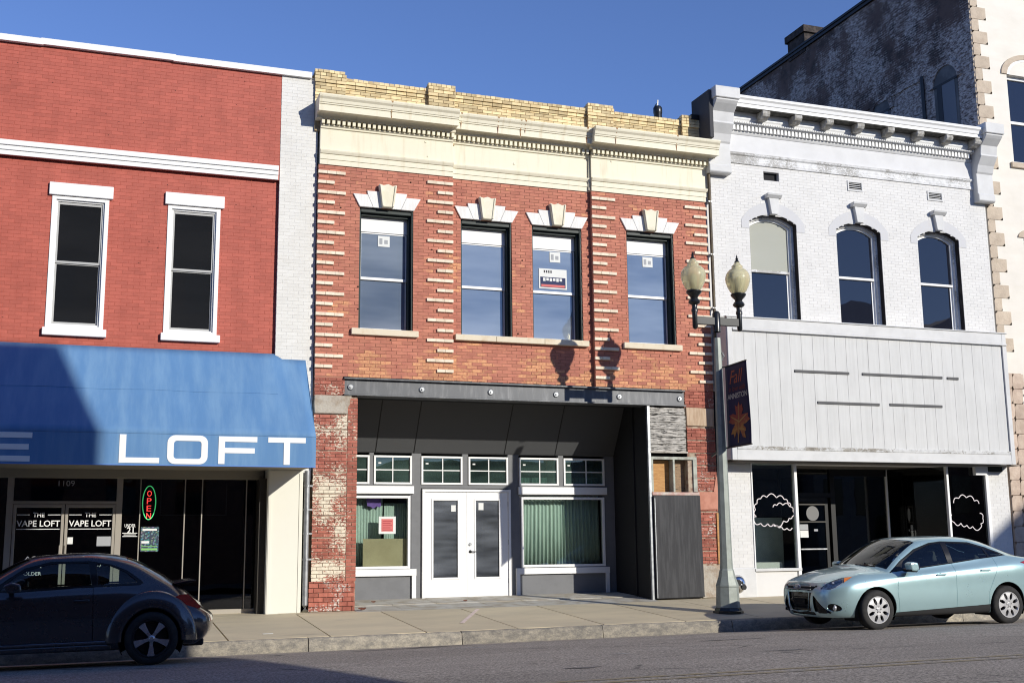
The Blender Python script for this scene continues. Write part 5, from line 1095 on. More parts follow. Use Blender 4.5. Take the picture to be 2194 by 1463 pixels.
sx_, sy_ = 2.62, -2.95; boxes('paper_scrap', paper, None, (sx_, sx_+.16, sy_-.03, sy_+.03, walk_z(sx_, sy_)+.003, walk_z(sx_, sy_)+.008), label='small pale scrap of paper on the pavement behind the dark car', cat='paper')
# ================================================================ across the street: they cast the shadow, show in the glass or cut the sky light
dull = M('brown brick facade', (.16, .10, .075), (.12, .075, .06), scale=3, rough=.9); dull2 = M('grey stucco facade', (.22, .21, .20), (.18, .17, .16), scale=2, rough=.9)
def opposite(name, label, sil, y0, y1, mat, wx, wz, ww=1.1, wh=1.9):
    t_ = thing(name, label, 'building', ((sil[0][0]+sil[1][0])/2, y0, -.4)); MB().prism(sil, y1, y0).build('wall', mat, t_)
    me = MB().box(-ww/2, ww/2, -.03, .03, -wh/2, wh/2).build('window', glass_dark, mesh_only=True)
    for z in wz:
        for x in wx: inst(me, 'window', t_, (x, y0+.01, z))
    return t_
ky, kx_ = .4226, .566
opposite('corner_building', 'tall brown brick building across the street behind the viewer, mirrored in the dark sash windows', [(-34, -.7), (11.2, -.7), (11.2, 5.5), (13.43, 8.15), (13.43, 14.98), (-34, 14.98)], -24, -38, dull, [-12+2.6*i for i in range(9)], [3.4, 7.2, 11.2])
opposite('gabled_building', 'stucco building with a peaked roofline mirrored in the middle arched window', [(35.2, -.7), (39.4, -.7), (39.4, 11.6), (38.4, 12.7), (37.6, 13.3), (36.4, 13.4), (35.2, 12.4)], -27, -40, dull2, [36.3, 38.2], [3.5, 7.5])
opposite('parapet_building', 'brick building with a rising parapet mirrored in the arched window nearest the stone quoins', [(40.2, -.7), (60, -.7), (60, 14.2), (45, 13.4), (42.5, 12.9), (40.2, 11.9)], -27, -40, dull, [42+2.5*i for i in range(6)], [3.5, 7.5])

opposite('added_low_row', 'low one storey shop row added across the street to block sky light, mirrored in the porch windows', [(13.4, -.7), (34.8, -.7), (34.8, 5.2), (13.4, 5.2)], -28, -40, dull2, [15.5+3.2*i for i in range(6)], [1.4], 2.2, 2.0)  # made-up row, added to block bright sky near the horizon

st_m = M('old oil stain', (.075, .07, .066), (.17, .16, .15), scale=7, rough=.7, lo=.42, hi=.6); st_l = M('spilled cement dust', (.40, .39, .36), (.24, .23, .21), scale=9, rough=.9, lo=.4, hi=.55); rs = random.Random(11)
def stain(px, py, lx, ly, mat):
    d = FF+(px-1097)/FPX*RR-(py-731.5)/FPX*UU; t = (-.33-CAMP.z)/d.z; c = CAMP+d*t
    for _ in range(6): t = (road_z(c.x, c.y)-CAMP.z)/d.z; c = CAMP+d*t
    P = []; n = 22
    for i in range(n):
        a = 2*math.pi*i/n; r = 1+.35*math.sin(3*a+px)+.22*rs.uniform(-1, 1); P.append((c.x+lx*r*math.cos(a), c.y+ly*r*math.sin(a)))
    mb = MB()
    for i in range(n): p, q = P[i], P[(i+1) % n]; mb.face([(c.x, c.y, road_z(c.x, c.y)+.004), (p[0], p[1], road_z(*p)+.004), (q[0], q[1], road_z(*q)+.004)])
    mb.build('oil_stain', mat, kind='structure', fix=False)
for a in ((870, 1389, .62, .10, st_m), (945, 1384, .5, .08, st_m), (800, 1393, .35, .06, st_m), (1010, 1387, .34, .07, st_l), (1560, 1370, .5, .05, st_m), (620, 1387, .16, .04, st_m), (590, 1404, .14, .05, st_m), (1250, 1430, .2, .06, st_m), (1690, 1392, .25, .06, st_m), (1330, 1400, .12, .05, st_l)): stain(*a)
# ================================================================ cars
def cr_grid(P, nu, nv):
    "smooth surface through a grid of points P[u][v] (centripetal Catmull-Rom both ways); mirrored ends at y=0"
    P = np.array(P, float); mir = np.array((1, -1, 1.))
    def along(A, n, m0, m1):
        k = len(A); first = A[1]*mir if m0 else 2*A[0]-A[1]; last = A[-2]*mir if m1 else 2*A[-1]-A[-2]
        Q = np.concatenate([first[None], A, last[None]]); out = []
        for i in range(1, k):
            p0, p1, p2, p3 = Q[i-1], Q[i], Q[i+1], Q[i+2]
            d = lambda a, b: np.maximum(np.linalg.norm(b-a, axis=-1, keepdims=True), 1e-4)**.5
            t1 = d(p0, p1); t2 = t1+d(p1, p2); t3 = t2+d(p2, p3)
            for s in np.linspace(0, 1, n, endpoint=False):
                t = t1+(t2-t1)*s
                a1 = (t1-t)/t1*p0+t/t1*p1; a2 = (t2-t)/(t2-t1)*p1+(t-t1)/(t2-t1)*p2; a3 = (t3-t)/(t3-t2)*p2+(t-t2)/(t3-t2)*p3
                b1 = (t2-t)/t2*a1+t/t2*a2; b2 = (t3-t)/(t3-t1)*a2+(t-t1)/(t3-t1)*a3
                out.append((t2-t)/(t2-t1)*b1+(t-t1)/(t2-t1)*b2)
        out.append(Q[k]); return np.array(out)
    G = along(P, nu, True, True)
    return np.swapaxes(along(np.swapaxes(G, 0, 1), nv, False, True), 0, 1)
PX, PY_, PZ = Vector((1, 0, 0)), Vector((0, 1, 0)), Vector((0, 0, 1))
PROJ = {'side': (PX, PZ), 'front': (PY_, PZ), 'top': (PX, PY_), 'corner': (Vector((1, -1, 0)), PZ)}
def inside(p, poly):
    c = False; n = len(poly)
    for i in range(n):
        (x1, y1), (x2, y2) = poly[i], poly[(i+1) % n]
        if (y1 > p[1]) != (y2 > p[1]) and p[0] < (x2-x1)*(p[1]-y1)/(y2-y1)+x1: c = not c
    return c
def cut(bm, poly, proj, idx, filt, only=None):
    A, B_ = PROJ[proj]; D = A.cross(B_); k = A.length_squared
    f2 = lambda v: (v.dot(A), v.dot(B_)); x0, x1 = min(p[0] for p in poly), max(p[0] for p in poly); z0, z1 = min(p[1] for p in poly), max(p[1] for p in poly)
    bm.normal_update()
    def bb(f): q = [f2(v.co) for v in f.verts]; return min(a for a, _ in q), max(a for a, _ in q), min(b for _, b in q), max(b for _, b in q)
    cand = []
    for f in bm.faces:
        b = bb(f)
        if b[1] > x0 and b[0] < x1 and b[3] > z0 and b[2] < z1 and filt(f.calc_center_median(), f.normal): cand.append(f)
    n = len(poly)
    for i in range(n):
        p, q = poly[i], poly[(i+1) % n]; sx0, sx1 = sorted((p[0], q[0])); sz0, sz1 = sorted((p[1], q[1])); fs = []
        for f in cand:
            b = bb(f)
            if b[1] >= sx0-.002 and b[0] <= sx1+.002 and b[3] >= sz0-.002 and b[2] <= sz1+.002: fs.append(f)
        if not fs: continue
        P3 = A*(p[0]/k)+B_*p[1]; Q3 = A*(q[0]/k)+B_*q[1]; nrm = (Q3-P3).cross(D)
        if nrm.length < 1e-9: continue
        es = {e for f in fs for e in f.edges}; vs = {v for f in fs for v in f.verts}
        r = bmesh.ops.bisect_plane(bm, geom=list(fs)+list(es)+list(vs), dist=1e-5, plane_co=P3, plane_no=nrm.normalized())
        cand = list({f for f in cand if f.is_valid} | {g_ for g_ in r['geom'] if isinstance(g_, bmesh.types.BMFace)})
    bm.normal_update(); hit = []
    for f in bm.faces:
        c = f.calc_center_median()
        if (only is None or f.material_index in only) and filt(c, f.normal) and inside(f2(c), poly): f.material_index = idx; hit.append(f)
    return hit
def extract(bm, idx, sides, name, mat, parent, groove=.005, push=0, depth=.012, smooth=40):
    "copy faces of one id out to objects: sides='both' welds the mirror half in, 'each' makes one object a side"
    out = []
    for sgn in ((1,) if sides == 'both' else (1, -1)):
        b2 = bmesh.new(); vm = {}
        def vert(v, s):
            k = (v.index, s)
            if k not in vm: vm[k] = b2.verts.new((v.co.x, v.co.y*s, v.co.z))
            return vm[k]
        for f in bm.faces:
            if f.material_index != idx: continue
            for s in ((1, -1) if sides == 'both' else (sgn,)):
                vs = [vert(v, s) for v in f.verts]
                try: b2.faces.new(vs if s > 0 else vs[::-1])
                except ValueError: pass
        if not b2.faces: b2.free(); continue
        bmesh.ops.remove_doubles(b2, verts=b2.verts, dist=2e-4); bmesh.ops.dissolve_degenerate(b2, edges=b2.edges, dist=1e-4); b2.normal_update()
        if groove:
            bmesh.ops.inset_region(b2, faces=b2.faces[:], thickness=groove, depth=0, use_boundary=True, use_even_offset=True); b2.normal_update()
            nv = {v: v.normal.copy() for v in b2.verts if any(len(e.link_faces) == 1 for e in v.link_edges)}
            for v, n_ in nv.items():
                if abs(v.co.y) > 1e-4 or sides != 'both': v.co -= n_*depth
        if push:
            nv = {v: v.normal.copy() for v in b2.verts}
            for v, n_ in nv.items(): v.co -= n_*push
        me = bpy.data.meshes.new(name); b2.to_mesh(me); b2.free(); me.polygons.foreach_set('use_smooth', [True]*len(me.polygons)); me.set_sharp_from_angle(angle=math.radians(smooth)); me.materials.append(mat)
        o = bpy.data.objects.new(name, me); COL.objects.link(o); o.parent = parent; out.append(o)
    return out
def wheel(parent, x, y, z, R, rim, width, style, face):
    s = face
    def yy(v): return y+s*v
    w_ = width/2
    wh = MB().lathe([(rim, yy(-w_)), (rim+.012, yy(-w_-.004)), (R-.03, yy(-w_-.002)), (R-.008, yy(-w_+.016)), (R, yy(-w_+.035)), (R, yy(w_-.035)), (R-.008, yy(w_-.016)), (R-.03, yy(w_+.002)), (rim+.035, yy(w_+.004)), (rim+.012, yy(w_+.003)), (rim, yy(w_-.006))], (x, 0, z), 44, 'y').build('wheel', tyre_m, parent, local=True, smooth=50)
    MB().lathe([(rim, yy(-w_+.01)), (rim-.02, yy(-.02)), (rim-.035, yy(.02)), (.02, yy(.025)), (0, yy(.025))], (x, 0, z), 32, 'y').build('drum', black_paint, wh, local=True, smooth=True)
    MB().lathe([(rim+.006, yy(w_-.01)), (rim+.004, yy(w_+.004)), (rim-.010, yy(w_+.004)), (rim-.022, yy(w_-.008)), (rim-.030, yy(w_-.05))], (x, 0, z), 44, 'y').build('rim', rim_m if style == 8 else dark_rim, wh, local=True, smooth=True)
    n = style; mb = MB(); yo, yi = yy(w_-.006), yy(w_-.045)
    for k in range(n):
        a = math.pi/2+2*math.pi*k/n+(math.pi if n == 5 else 0); c, sn = math.cos(a), math.sin(a)
        def pt(r, t, yv): return (x+r*c-t*sn, yv, z+r*sn+t*c)
        if n == 5: st = [(.035, .020, yy(w_-.014)), (.09, .022, yy(w_-.020)), (rim-.06, .038, yy(w_-.010)), (rim-.008, .052, yy(w_-.003))]
        else: st = [(.03, .026, yy(w_+.004)), (.075, .030, yy(w_+.006)), (.115, .020, yy(w_+.006)), (.15, .032, yy(w_+.004)), (rim-.012, .066, yy(w_))]
        for (r0, t0, y0), (r1, t1, y1) in zip(st, st[1:]):
            mb.face([pt(r0, -t0, y0), pt(r0, t0, y0), pt(r1, t1, y1), pt(r1, -t1, y1)])
            for e in (-1, 1): mb.face([pt(r0, e*t0, y0), pt(r1, e*t1, y1), pt(r1, e*t1, y1-s*.03), pt(r0, e*t0, y0-s*.03)])
    mb.build('spokes', rim_m if style == 8 else spoke_m, wh, local=True, kind='stuff')
    MB().lathe([(0, yy(w_+.012)), (.024, yy(w_+.012)), (.03, yy(w_+.006)), (.046 if n == 5 else .062, yy(w_+.002)), (.05 if n == 5 else .07, yy(w_-.03))], (x, 0, z), 24, 'y').build('hub_cap', rim_m if n == 8 else spoke_m, wh, local=True, smooth=True)
    if n == 8:
        for k in range(5): a = math.pi/2+2*math.pi*k/5; MB().lathe([(0, yy(w_+.012)), (.008, yy(w_+.012)), (.009, yy(w_+.004))], (x+.047*math.cos(a), 0, z+.047*math.sin(a)), 8, 'y').build('wheel_nut', dark_rim, wh, local=True)
    return wh
tyre_m = M('tyre rubber', (.018, .018, .019), (.03, .029, .028), scale=9, rough=.8); rim_m = M('silver wheel trim', (.55, .55, .56), rough=.3, metal=.65, vary=.02); dark_rim = M('dark wheel metal', (.03, .03, .033), rough=.35, metal=.6); spoke_m = M('polished spoke', (.50, .51, .54), rough=.25, metal=.75, vary=.02)
def paint(name, col, metal, rough):
    m, t, b = mk(name); n = N(t); b.inputs['Base Color'].default_value = (*col, 1); b.inputs['Metallic'].default_value = metal; b.inputs['Roughness'].default_value = rough; b.inputs['Coat Weight'].default_value = .9; b.inputs['Coat Roughness'].default_value = .035
    fl_ = n.noise(n.pos(), 900, 2); n.link(n.shade(n.mix(0.0, col, col), fl_, .92, 1.08), b.inputs['Base Color'])
    dust = n.noise(n.pos(), 3, 5); r_ = n('MapRange'); n.link(dust, r_.inputs[0]); r_.inputs[3].default_value = rough-.03; r_.inputs[4].default_value = rough+.06; n.link(r_.outputs[0], b.inputs['Roughness']); return m
trim_b = M('black car trim', (.008, .008, .009), rough=.22, spec=.3); plastic_b = M('rough black plastic', (.022, .022, .023), rough=.7); seat_m = M('grey seat cloth', (.06, .062, .066), rough=.9); under_m = M('car underside', (.008, .008, .008), rough=.95)
car_glass = glass('car glass', (.62, .70, .68), refl=1.1); lamp_glass = glass('lamp lens', (.9, .9, .9), refl=1.3); lamp_silver = M('lamp reflector', (.90, .90, .90), (.42, .42, .43), scale=16, rough=.35, metal=.2, lo=.46, hi=.56); amber = M('amber lens', (.75, .20, .03), rough=.25, coat=.6); red_lens = M('red tail lens', (.35, .012, .012), (.22, .006, .008), scale=18, rough=.22, coat=.8)
def body_bm(ST, nu, nv):
    G = cr_grid(ST, nu, nv); nu_, nv_ = G.shape[:2]; bm = bmesh.new(); V = [[bm.verts.new(G[i, j]) for j in range(nv_)] for i in range(nu_)]
    for i in range(nu_-1):
        for j in range(nv_-1):
            try: bm.faces.new((V[i][j], V[i+1][j], V[i+1][j+1], V[i][j+1]))
            except ValueError: pass
    bmesh.ops.remove_doubles(bm, verts=bm.verts, dist=2e-4); bmesh.ops.dissolve_degenerate(bm, edges=bm.edges, dist=1e-5); bmesh.ops.recalc_face_normals(bm, faces=bm.faces)
    # outward check
    f = max(bm.faces, key=lambda q: q.calc_center_median().y)
    if f.normal.y < 0: bmesh.ops.reverse_faces(bm, faces=bm.faces)
    bm.normal_update(); return bm
def circ(cx, cz, r, n=30, sx=1): return [(cx+r*sx*math.cos(2*math.pi*i/n), cz+r*math.sin(2*math.pi*i/n)) for i in range(n)]
def reindex(bm): bm.verts.index_update(); bm.faces.index_update()
def boxl(name, mat, parent, *bs, **k): return boxes(name, mat, parent, *bs, local=True, **k)
def well(parent, x, z, r, y0, y1):
    for s in (1, -1): MB().lathe([(r, s*y1), (r+.012, s*(y1-.03)), (r+.012, s*y0), (0, s*y0)], (x, 0, z), 24, 'y', a0=-.5, a1=math.pi+.5).build('wheel_arch_liner', under_m, parent, local=True)
def seats(parent, xs, z, wy=.36):
    for x in xs:
        for s in (1, -1):
            st = MB().prism([(x+.25, z), (x+.27, z+.12), (x-.20, z+.10), (x-.42, z+.58), (x-.54, z+.57), (x-.36, z)], s*wy-.23, s*wy+.23, 'y').build('seat', seat_m, parent, local=True, bevel=.04, seg=3)
            MB().prism([(x-.44, z+.60), (x-.40, z+.76), (x-.49, z+.79), (x-.54, z+.61)], s*wy-.13, s*wy+.13, 'y').build('headrest', seat_m, st, local=True, bevel=.03, seg=3)
# ---------------------------------------------------------------- pale blue saloon
def st10(x, y, z): return [((x[i] if hasattr(x, '__len__') else x), y[i], z[i]) for i in range(10)]
FO = [
 st10([.70, .80, .885, .90, .885, .86, .858, .857, .856, .856], [0]*10, [.19, .21, .36, .56, .68, .735, .74, .742, .743, .743]),
 st10([.68, .78, .870, .885, .865, .835, .838, .842, .845, .846], [.30, .32, .34, .35, .34, .33, .25, .16, .08, 0], [.19, .21, .36, .56, .68, .74, .752, .757, .76, .76]),
 st10([.58, .68, .775, .785, .76, .70, .715, .73, .735, .74], [.55, .58, .62, .64, .63, .60, .45, .30, .15, 0], [.19, .21, .36, .57, .69, .765, .787, .797, .802, .803]),
 st10([.36, .45, .55, .56, .52, .43, .44, .46, .47, .48], [.68, .73, .79, .815, .80, .735, .60, .40, .2, 0], [.19, .21, .37, .58, .725, .825, .86, .88, .89, .893]),
 st10(.2, [.74, .79, .86, .885, .862, .775, .62, .42, .21, 0], [.19, .21, .39, .60, .765, .872, .915, .94, .952, .955]),
 st10(.0, [.75, .82, .885, .905, .88, .79, .63, .43, .21, 0], [.19, .21, .39, .62, .79, .885, .938, .968, .982, .985]),
 st10([-.2, -.2, -.2, -.2, -.2, -.2, -.19, -.15, -.08, -.03], [.76, .83, .89, .908, .888, .805, .69, .54, .28, 0], [.19, .21, .39, .63, .805, .892, .942, .985, 1.008, 1.012]),
 st10([-.33, -.33, -.33, -.33, -.33, -.33, -.33, -.31, -.17, -.09], [.76, .835, .893, .91, .892, .81, .792, .765, .42, 0], [.19, .21, .39, .635, .815, .898, .908, .925, 1.01, 1.03]),
 st10([-.66, -.66, -.66, -.66, -.66, -.66, -.65, -.63, -.52, -.47], [.76, .84, .896, .912, .896, .815, .765, .70, .37, 0], [.19, .21, .39, .645, .835, .925, 1.035, 1.155, 1.225, 1.24]),
 st10([-1.08, -1.08, -1.08, -1.08, -1.08, -1.08, -1.07, -1.05, -.96, -.91], [.76, .845, .90, .914, .90, .82, .735, .625, .34, 0], [.19, .21, .39, .655, .86, .955, 1.18, 1.38, 1.43, 1.44]),
 st10(-1.55, [.76, .845, .90, .915, .905, .82, .735, .61, .33, 0], [.19, .21, .39, .66, .89, 1.0, 1.23, 1.435, 1.475, 1.486]),
 st10(-2.08, [.76, .845, .90, .917, .905, .815, .73, .595, .32, 0], [.19, .21, .40, .67, .92, 1.05, 1.24, 1.42, 1.465, 1.478]),
 st10(-2.5, [.76, .845, .90, .917, .905, .80, .705, .57, .31, 0], [.19, .21, .40, .68, .95, 1.09, 1.21, 1.335, 1.40, 1.415]),
 st10(-2.92, [.75, .83, .885, .91, .895, .785, .70, .565, .33, 0], [.20, .22, .42, .69, .975, 1.11, 1.15, 1.20, 1.225, 1.235]),
 st10(-3.15, [.73, .80, .86, .885, .87, .76, .67, .52, .27, 0], [.22, .24, .44, .69, .97, 1.095, 1.115, 1.125, 1.132, 1.135]),
 st10([-3.2, -3.3, -3.42, -3.45, -3.42, -3.42, -3.45, -3.47, -3.48, -3.49], [.66, .72, .78, .81, .80, .72, .58, .4, .2, 0], [.28, .30, .45, .66, .92, 1.06, 1.085, 1.095, 1.10, 1.10]),
 st10([-3.4, -3.5, -3.58, -3.6, -3.55, -3.5, -3.52, -3.53, -3.535, -3.535], [.5, .55, .6, .62, .6, .56, .42, .28, .14, 0], [.28, .30, .45, .66, .92, 1.06, 1.078, 1.085, 1.088, 1.088]),
 st10([-3.45, -3.55, -3.62, -3.63, -3.58, -3.54, -3.542, -3.543, -3.544, -3.545], [0]*10, [.28, .3, .45, .66, .92, 1.07, 1.08, 1.082, 1.083, 1.083])]
fx0, fyc = 12.12, -4.80; fzg = road_z(fx0, -5.6)-.004
FC = thing('saloon_car', 'pale blue four door saloon parked at the kerb below the blank grey sign', 'car', (fx0, fyc, fzg)); FC.rotation_euler = (0, math.radians(.37), math.pi); WL[FC.name] = Vector((0, 0, 0))
fpaint = paint('pale blue metallic paint', (.37, .53, .55), .48, .27)
bm = body_bm(FO, 7, 6)
sidef = lambda c, n: c.y > .4 and n.y > .12
cut(bm, circ(0, .315, .372), 'side', 20, lambda c, n: c.y > .5); cut(bm, circ(-2.65, .325, .372), 'side', 20, lambda c, n: c.y > .5)
bmesh.ops.delete(bm, geom=[f for f in bm.faces if f.material_index == 20], context='FACES')
DLO = [(-.335, .90), (-.60, 1.085), (-.94, 1.275), (-1.28, 1.375), (-1.53, 1.398), (-2.10, 1.375), (-2.46, 1.285), (-2.70, 1.195), (-2.80, 1.145), (-2.1, 1.082), (-1.64, 1.032), (-1.03, .972), (-.45, .915)]
cut(bm, DLO, 'side', 1, sidef, {0})
cut(bm, [(-.60, .975), (-.66, 1.075), (-.955, 1.24), (-1.28, 1.345), (-1.50, 1.365), (-1.53, 1.038), (-1.03, .99)], 'side', 2, sidef, {1})
cut(bm, [(-1.64, 1.05), (-1.62, 1.368), (-2.08, 1.345), (-2.36, 1.27), (-2.39, 1.12), (-2.1, 1.10)], 'side', 3, sidef, {1})
cut(bm, [(-2.44, 1.13), (-2.42, 1.265), (-2.66, 1.175), (-2.72, 1.155)], 'side', 4, sidef, {1})
cut(bm, [(-.37, .10), (-.37, .262), (-2.28, .335), (-2.28, .10)], 'side', 7, lambda c, n: c.y > .5, {0})
cut(bm, [(-.445, .235), (-.40, .60), (-.45, .93), (-1.03, .985), (-1.60, 1.04), (-1.575, .235)], 'side', 5, sidef, {0})
cut(bm, [(-1.575, .235), (-1.60, 1.04), (-2.1, 1.095), (-2.48, 1.125), (-2.47, .93), (-2.36, .74), (-2.26, .55), (-2.24, .235)], 'side', 6, sidef, {0})
frontf = lambda c, n: c.x > .3 and n.x > .1
cut(bm, [(-.01, .30), (.27, .30), (.335, .60), (-.01, .605)], 'front', 8, frontf, {0}); cut(bm, [(.355, .29), (.62, .30), (.40, .545), (.375, .545)], 'front', 9, frontf, {0}); cut(bm, [(-.01, .635), (.36, .64), (.43, .70), (-.01, .712)], 'front', 10, frontf, {0})
cut(bm, [(-.01, .235), (.34, .235), (.34, .275), (-.01, .275)], 'front', 10, frontf, {0})
cut(bm, [(.30, .665), (.06, .655), (-.06, .685), (-.22, .76), (-.40, .855), (-.16, .835), (.02, .795), (.18, .735)], 'corner', 11, lambda c, n: c.x > 0 and c.y > .2 and n.x+n.y > .15, {0})
cut(bm, [(-.235, .762), (-.36, .832), (-.40, .855), (-.30, .846), (-.215, .838)], 'corner', 17, lambda c, n: c.x > 0 and c.y > .2 and n.x+n.y > .15, {11})
cut(bm, circ(.69, .365, .062, 18, 1.15), 'front', 12, frontf, {0})
cut(bm, [(.785, -.01), (.77, .30), (.69, .49), (.52, .625), (.25, .70), (-.05, .735), (-.22, .745), (-.19, .60), (-.12, .40), (-.06, .2), (-.04, -.01)], 'top', 13, lambda c, n: n.z > .35 and c.z > .7, {0})
cut(bm, [(-.095, -.01), (-.125, .20), (-.19, .42), (-.33, .735), (-.64, .672), (-1.02, .605), (-.955, .33), (-.915, -.01)], 'top', 14, lambda c, n: n.z > .1 and c.z > .93, {0})
cut(bm, [(-2.50, -.01), (-2.52, .50), (-2.88, .52), (-3.08, .46), (-3.12, -.01)], 'top', 15, lambda c, n: n.z > .1 and c.z > .9, {0})
cut(bm, [(-3.25, .93), (-3.08, .99), (-3.0, 1.02), (-3.2, 1.055), (-3.6, 1.05), (-3.6, .88), (-3.4, .88)], 'side', 16, lambda c, n: c.y > .3, {0})
reindex(bm)
extract(bm, 0, 'both', 'body', fpaint, FC, .004, depth=.008)
extract(bm, 1, 'each', 'window_surround', trim_b, FC, .004, depth=.006)
for i in (2, 3, 4): extract(bm, i, 'each', 'window', car_glass, FC, 0, push=.006)
for i in (5, 6):
    ds = extract(bm, i, 'each', 'door', fpaint, FC, .004, depth=.010)
    for d_, s in zip(ds, (1, -1)):
        hx = -1.28 if i == 5 else -2.20; hz = .845 if i == 5 else .90; hy = .905*s
        MB().lathe([(0, .006*s), (.045, .004*s), (.05, -.01*s)], (hx-.01, hy-.006*s, hz-.005), 16, 'y', sx=1.15, sy=.85).build('handle_cup', trim_b, d_, local=True, smooth=True)
        MB().prism([(hx+.10, hz-.008), (hx+.09, hz+.016), (hx-.09, hz+.022), (hx-.11, hz+.008), (hx-.09, hz-.010)], hy+.012*s, hy+.038*s, 'y').build('handle', fpaint, d_, local=True, bevel=.006, seg=2)
extract(bm, 7, 'each', 'sill', plastic_b, FC, .004)
for i in (8, 9): extract(bm, i, 'both' if i == 8 else 'each', 'grille', trim_b, FC, .012, depth=-.0, push=.035)
extract(bm, 10, 'both', 'grille', plastic_b, FC, .006, push=.015)
hl = extract(bm, 11, 'each', 'headlight', lamp_glass, FC, 0, push=-.002); hb = extract(bm, 11, 'each', 'reflector', lamp_silver, FC, 0, push=.012); ia = extract(bm, 17, 'each', 'indicator', amber, FC, 0, push=.0)
for a, b, c_, s in zip(hl, hb, ia, (1, -1)):
    b.parent = a; c_.parent = a
    MB().lathe([(0, .0), (.03, -.004), (.045, -.02), (.047, -.06)], (.765, .54*s, .715), 16, 'x').build('lamp_bulb', rim_m, a, local=True, smooth=True); MB().lathe([(0, .0), (.028, -.004), (.04, -.02), (.042, -.06)], (.685, .64*s, .735), 16, 'x').build('lamp_bulb', rim_m, a, local=True, smooth=True)
fg = extract(bm, 12, 'each', 'fog_lamp', trim_b, FC, .006, push=.012)
for a, s in zip(fg, (1, -1)): MB().lathe([(0, .012), (.028, .006), (.036, -.01)], (.70, .675*s, .365), 16, 'x').build('lens', lamp_silver, a, local=True, smooth=True); MB().lathe([(.04, -.01), (.052, .008), (.058, -.02)], (.70, .675*s, .365), 20, 'x').build('bezel', rim_m, a, local=True, smooth=True)
extract(bm, 13, 'both', 'bonnet', fpaint, FC, .004, depth=.010); extract(bm, 14, 'both', 'windscreen', car_glass, FC, .02, depth=.0, push=.004); extract(bm, 15, 'both', 'rear_window', car_glass, FC, 0, push=.004); extract(bm, 16, 'each', 'tail_light', red_lens, FC, .003)
bm.free()
for dz in (.0, .05): MB().tube([(.905-.02*dz, -.36, .655+dz), (.912, 0, .655+dz), (.905-.02*dz, .36, .655+dz)], .008, 6).build('grille_bar', rim_m, FC, local=True, smooth=True)
eb = MB().lathe([(0, .93), (.05, .928), (.062, .915)], (0, 0, .69), 24, 'x', sx=1.45, sy=.62).build('badge', M('blue badge enamel', (.03, .06, .16), rough=.2, coat=.8), FC, local=True, smooth=True)
MB().lathe([(.058, .925), (.064, .931), (.072, .918)], (0, 0, .69), 24, 'x', sx=1.42, sy=.64).build('badge_rim', rim_m, eb, local=True, smooth=True)
MB().tube([(.90, -.30, .60), (.905, -.26, .31), (.90, 0, .285), (.905, .26, .31), (.90, .30, .60)], .010, 6).build('grille_rim', fpaint, FC, local=True, smooth=True)
boxl('plate_panel', under_m, FC, (.878, .892, -.16, .16, .40, .50))
for i in range(4): MB().tube([(.868, -.29+.01*i, .345+.06*i), (.885, 0, .345+.06*i), (.868, .29-.01*i, .345+.06*i)], .006, 5).build('grille_slat', trim_b, FC, local=True)
for s in (1, -1):
    mr = MB().prism([(-.56, .925), (-.53, 1.05), (-.60, 1.075), (-.70, 1.06), (-.72, .95), (-.66, .915)], .93*s, 1.10*s, 'y').build('mirror', fpaint, FC, local=True, bevel=.03, seg=3); MB().prism([(-.58, .915), (-.56, .96), (-.70, .955), (-.68, .91)], .84*s, .95*s, 'y').build('mirror_arm', trim_b, mr, local=True, bevel=.01)
    MB().prism([(-.705, .945), (-.70, 1.05), (-.724, 1.05), (-.726, .95)], .945*s, 1.085*s, 'y').build('mirror_glass', chrome, mr, local=True); MB().prism([(-.55, .912), (-.545, .955), (-.71, .955), (-.67, .905)], .925*s, 1.09*s, 'y').build('mirror_base', trim_b, mr, local=True, bevel=.008)
for s in (1, -1):
    for x, z in ((0, .318), (-2.65, .318)): wheel(FC, x, .80*s, z, .318, .212, .205, 8, s)
well(FC, 0, .33, .372, .45, .86); well(FC, -2.65, .335, .372, .45, .86)
boxl('floor_pan', under_m, FC, (-2.2, -.42, -.80, .80, .20, .28), (-3.4, .6, -.46, .46, .19, .30), (-3.4, -3.05, -.70, .70, .28, .4), (.36, .55, -.66, .66, .21, .5))
boxl('dashboard', plastic_b, FC, (-.62, -.15, -.72, .72, .70, .93), (-2.95, -2.55, -.66, .66, .80, 1.08), (-2.6, -.6, -.78, .78, .28, .34), bevel=.03)
seats(FC, (-1.05, -1.95), .45)
MB().lathe([(.17, -.012), (.185, 0), (.17, .012), (.16, 0), (.17, -.012)], (-.72, .36, .93), 24, 'x').build('steering_wheel', trim_b, FC, local=True, smooth=True)
for s in (1, -1): MB().tube([(-.12, .3*s-.1, 1.035), (-.2, .3*s+.32, 1.0)], .009, 5).build('wiper', trim_b, FC, local=True)
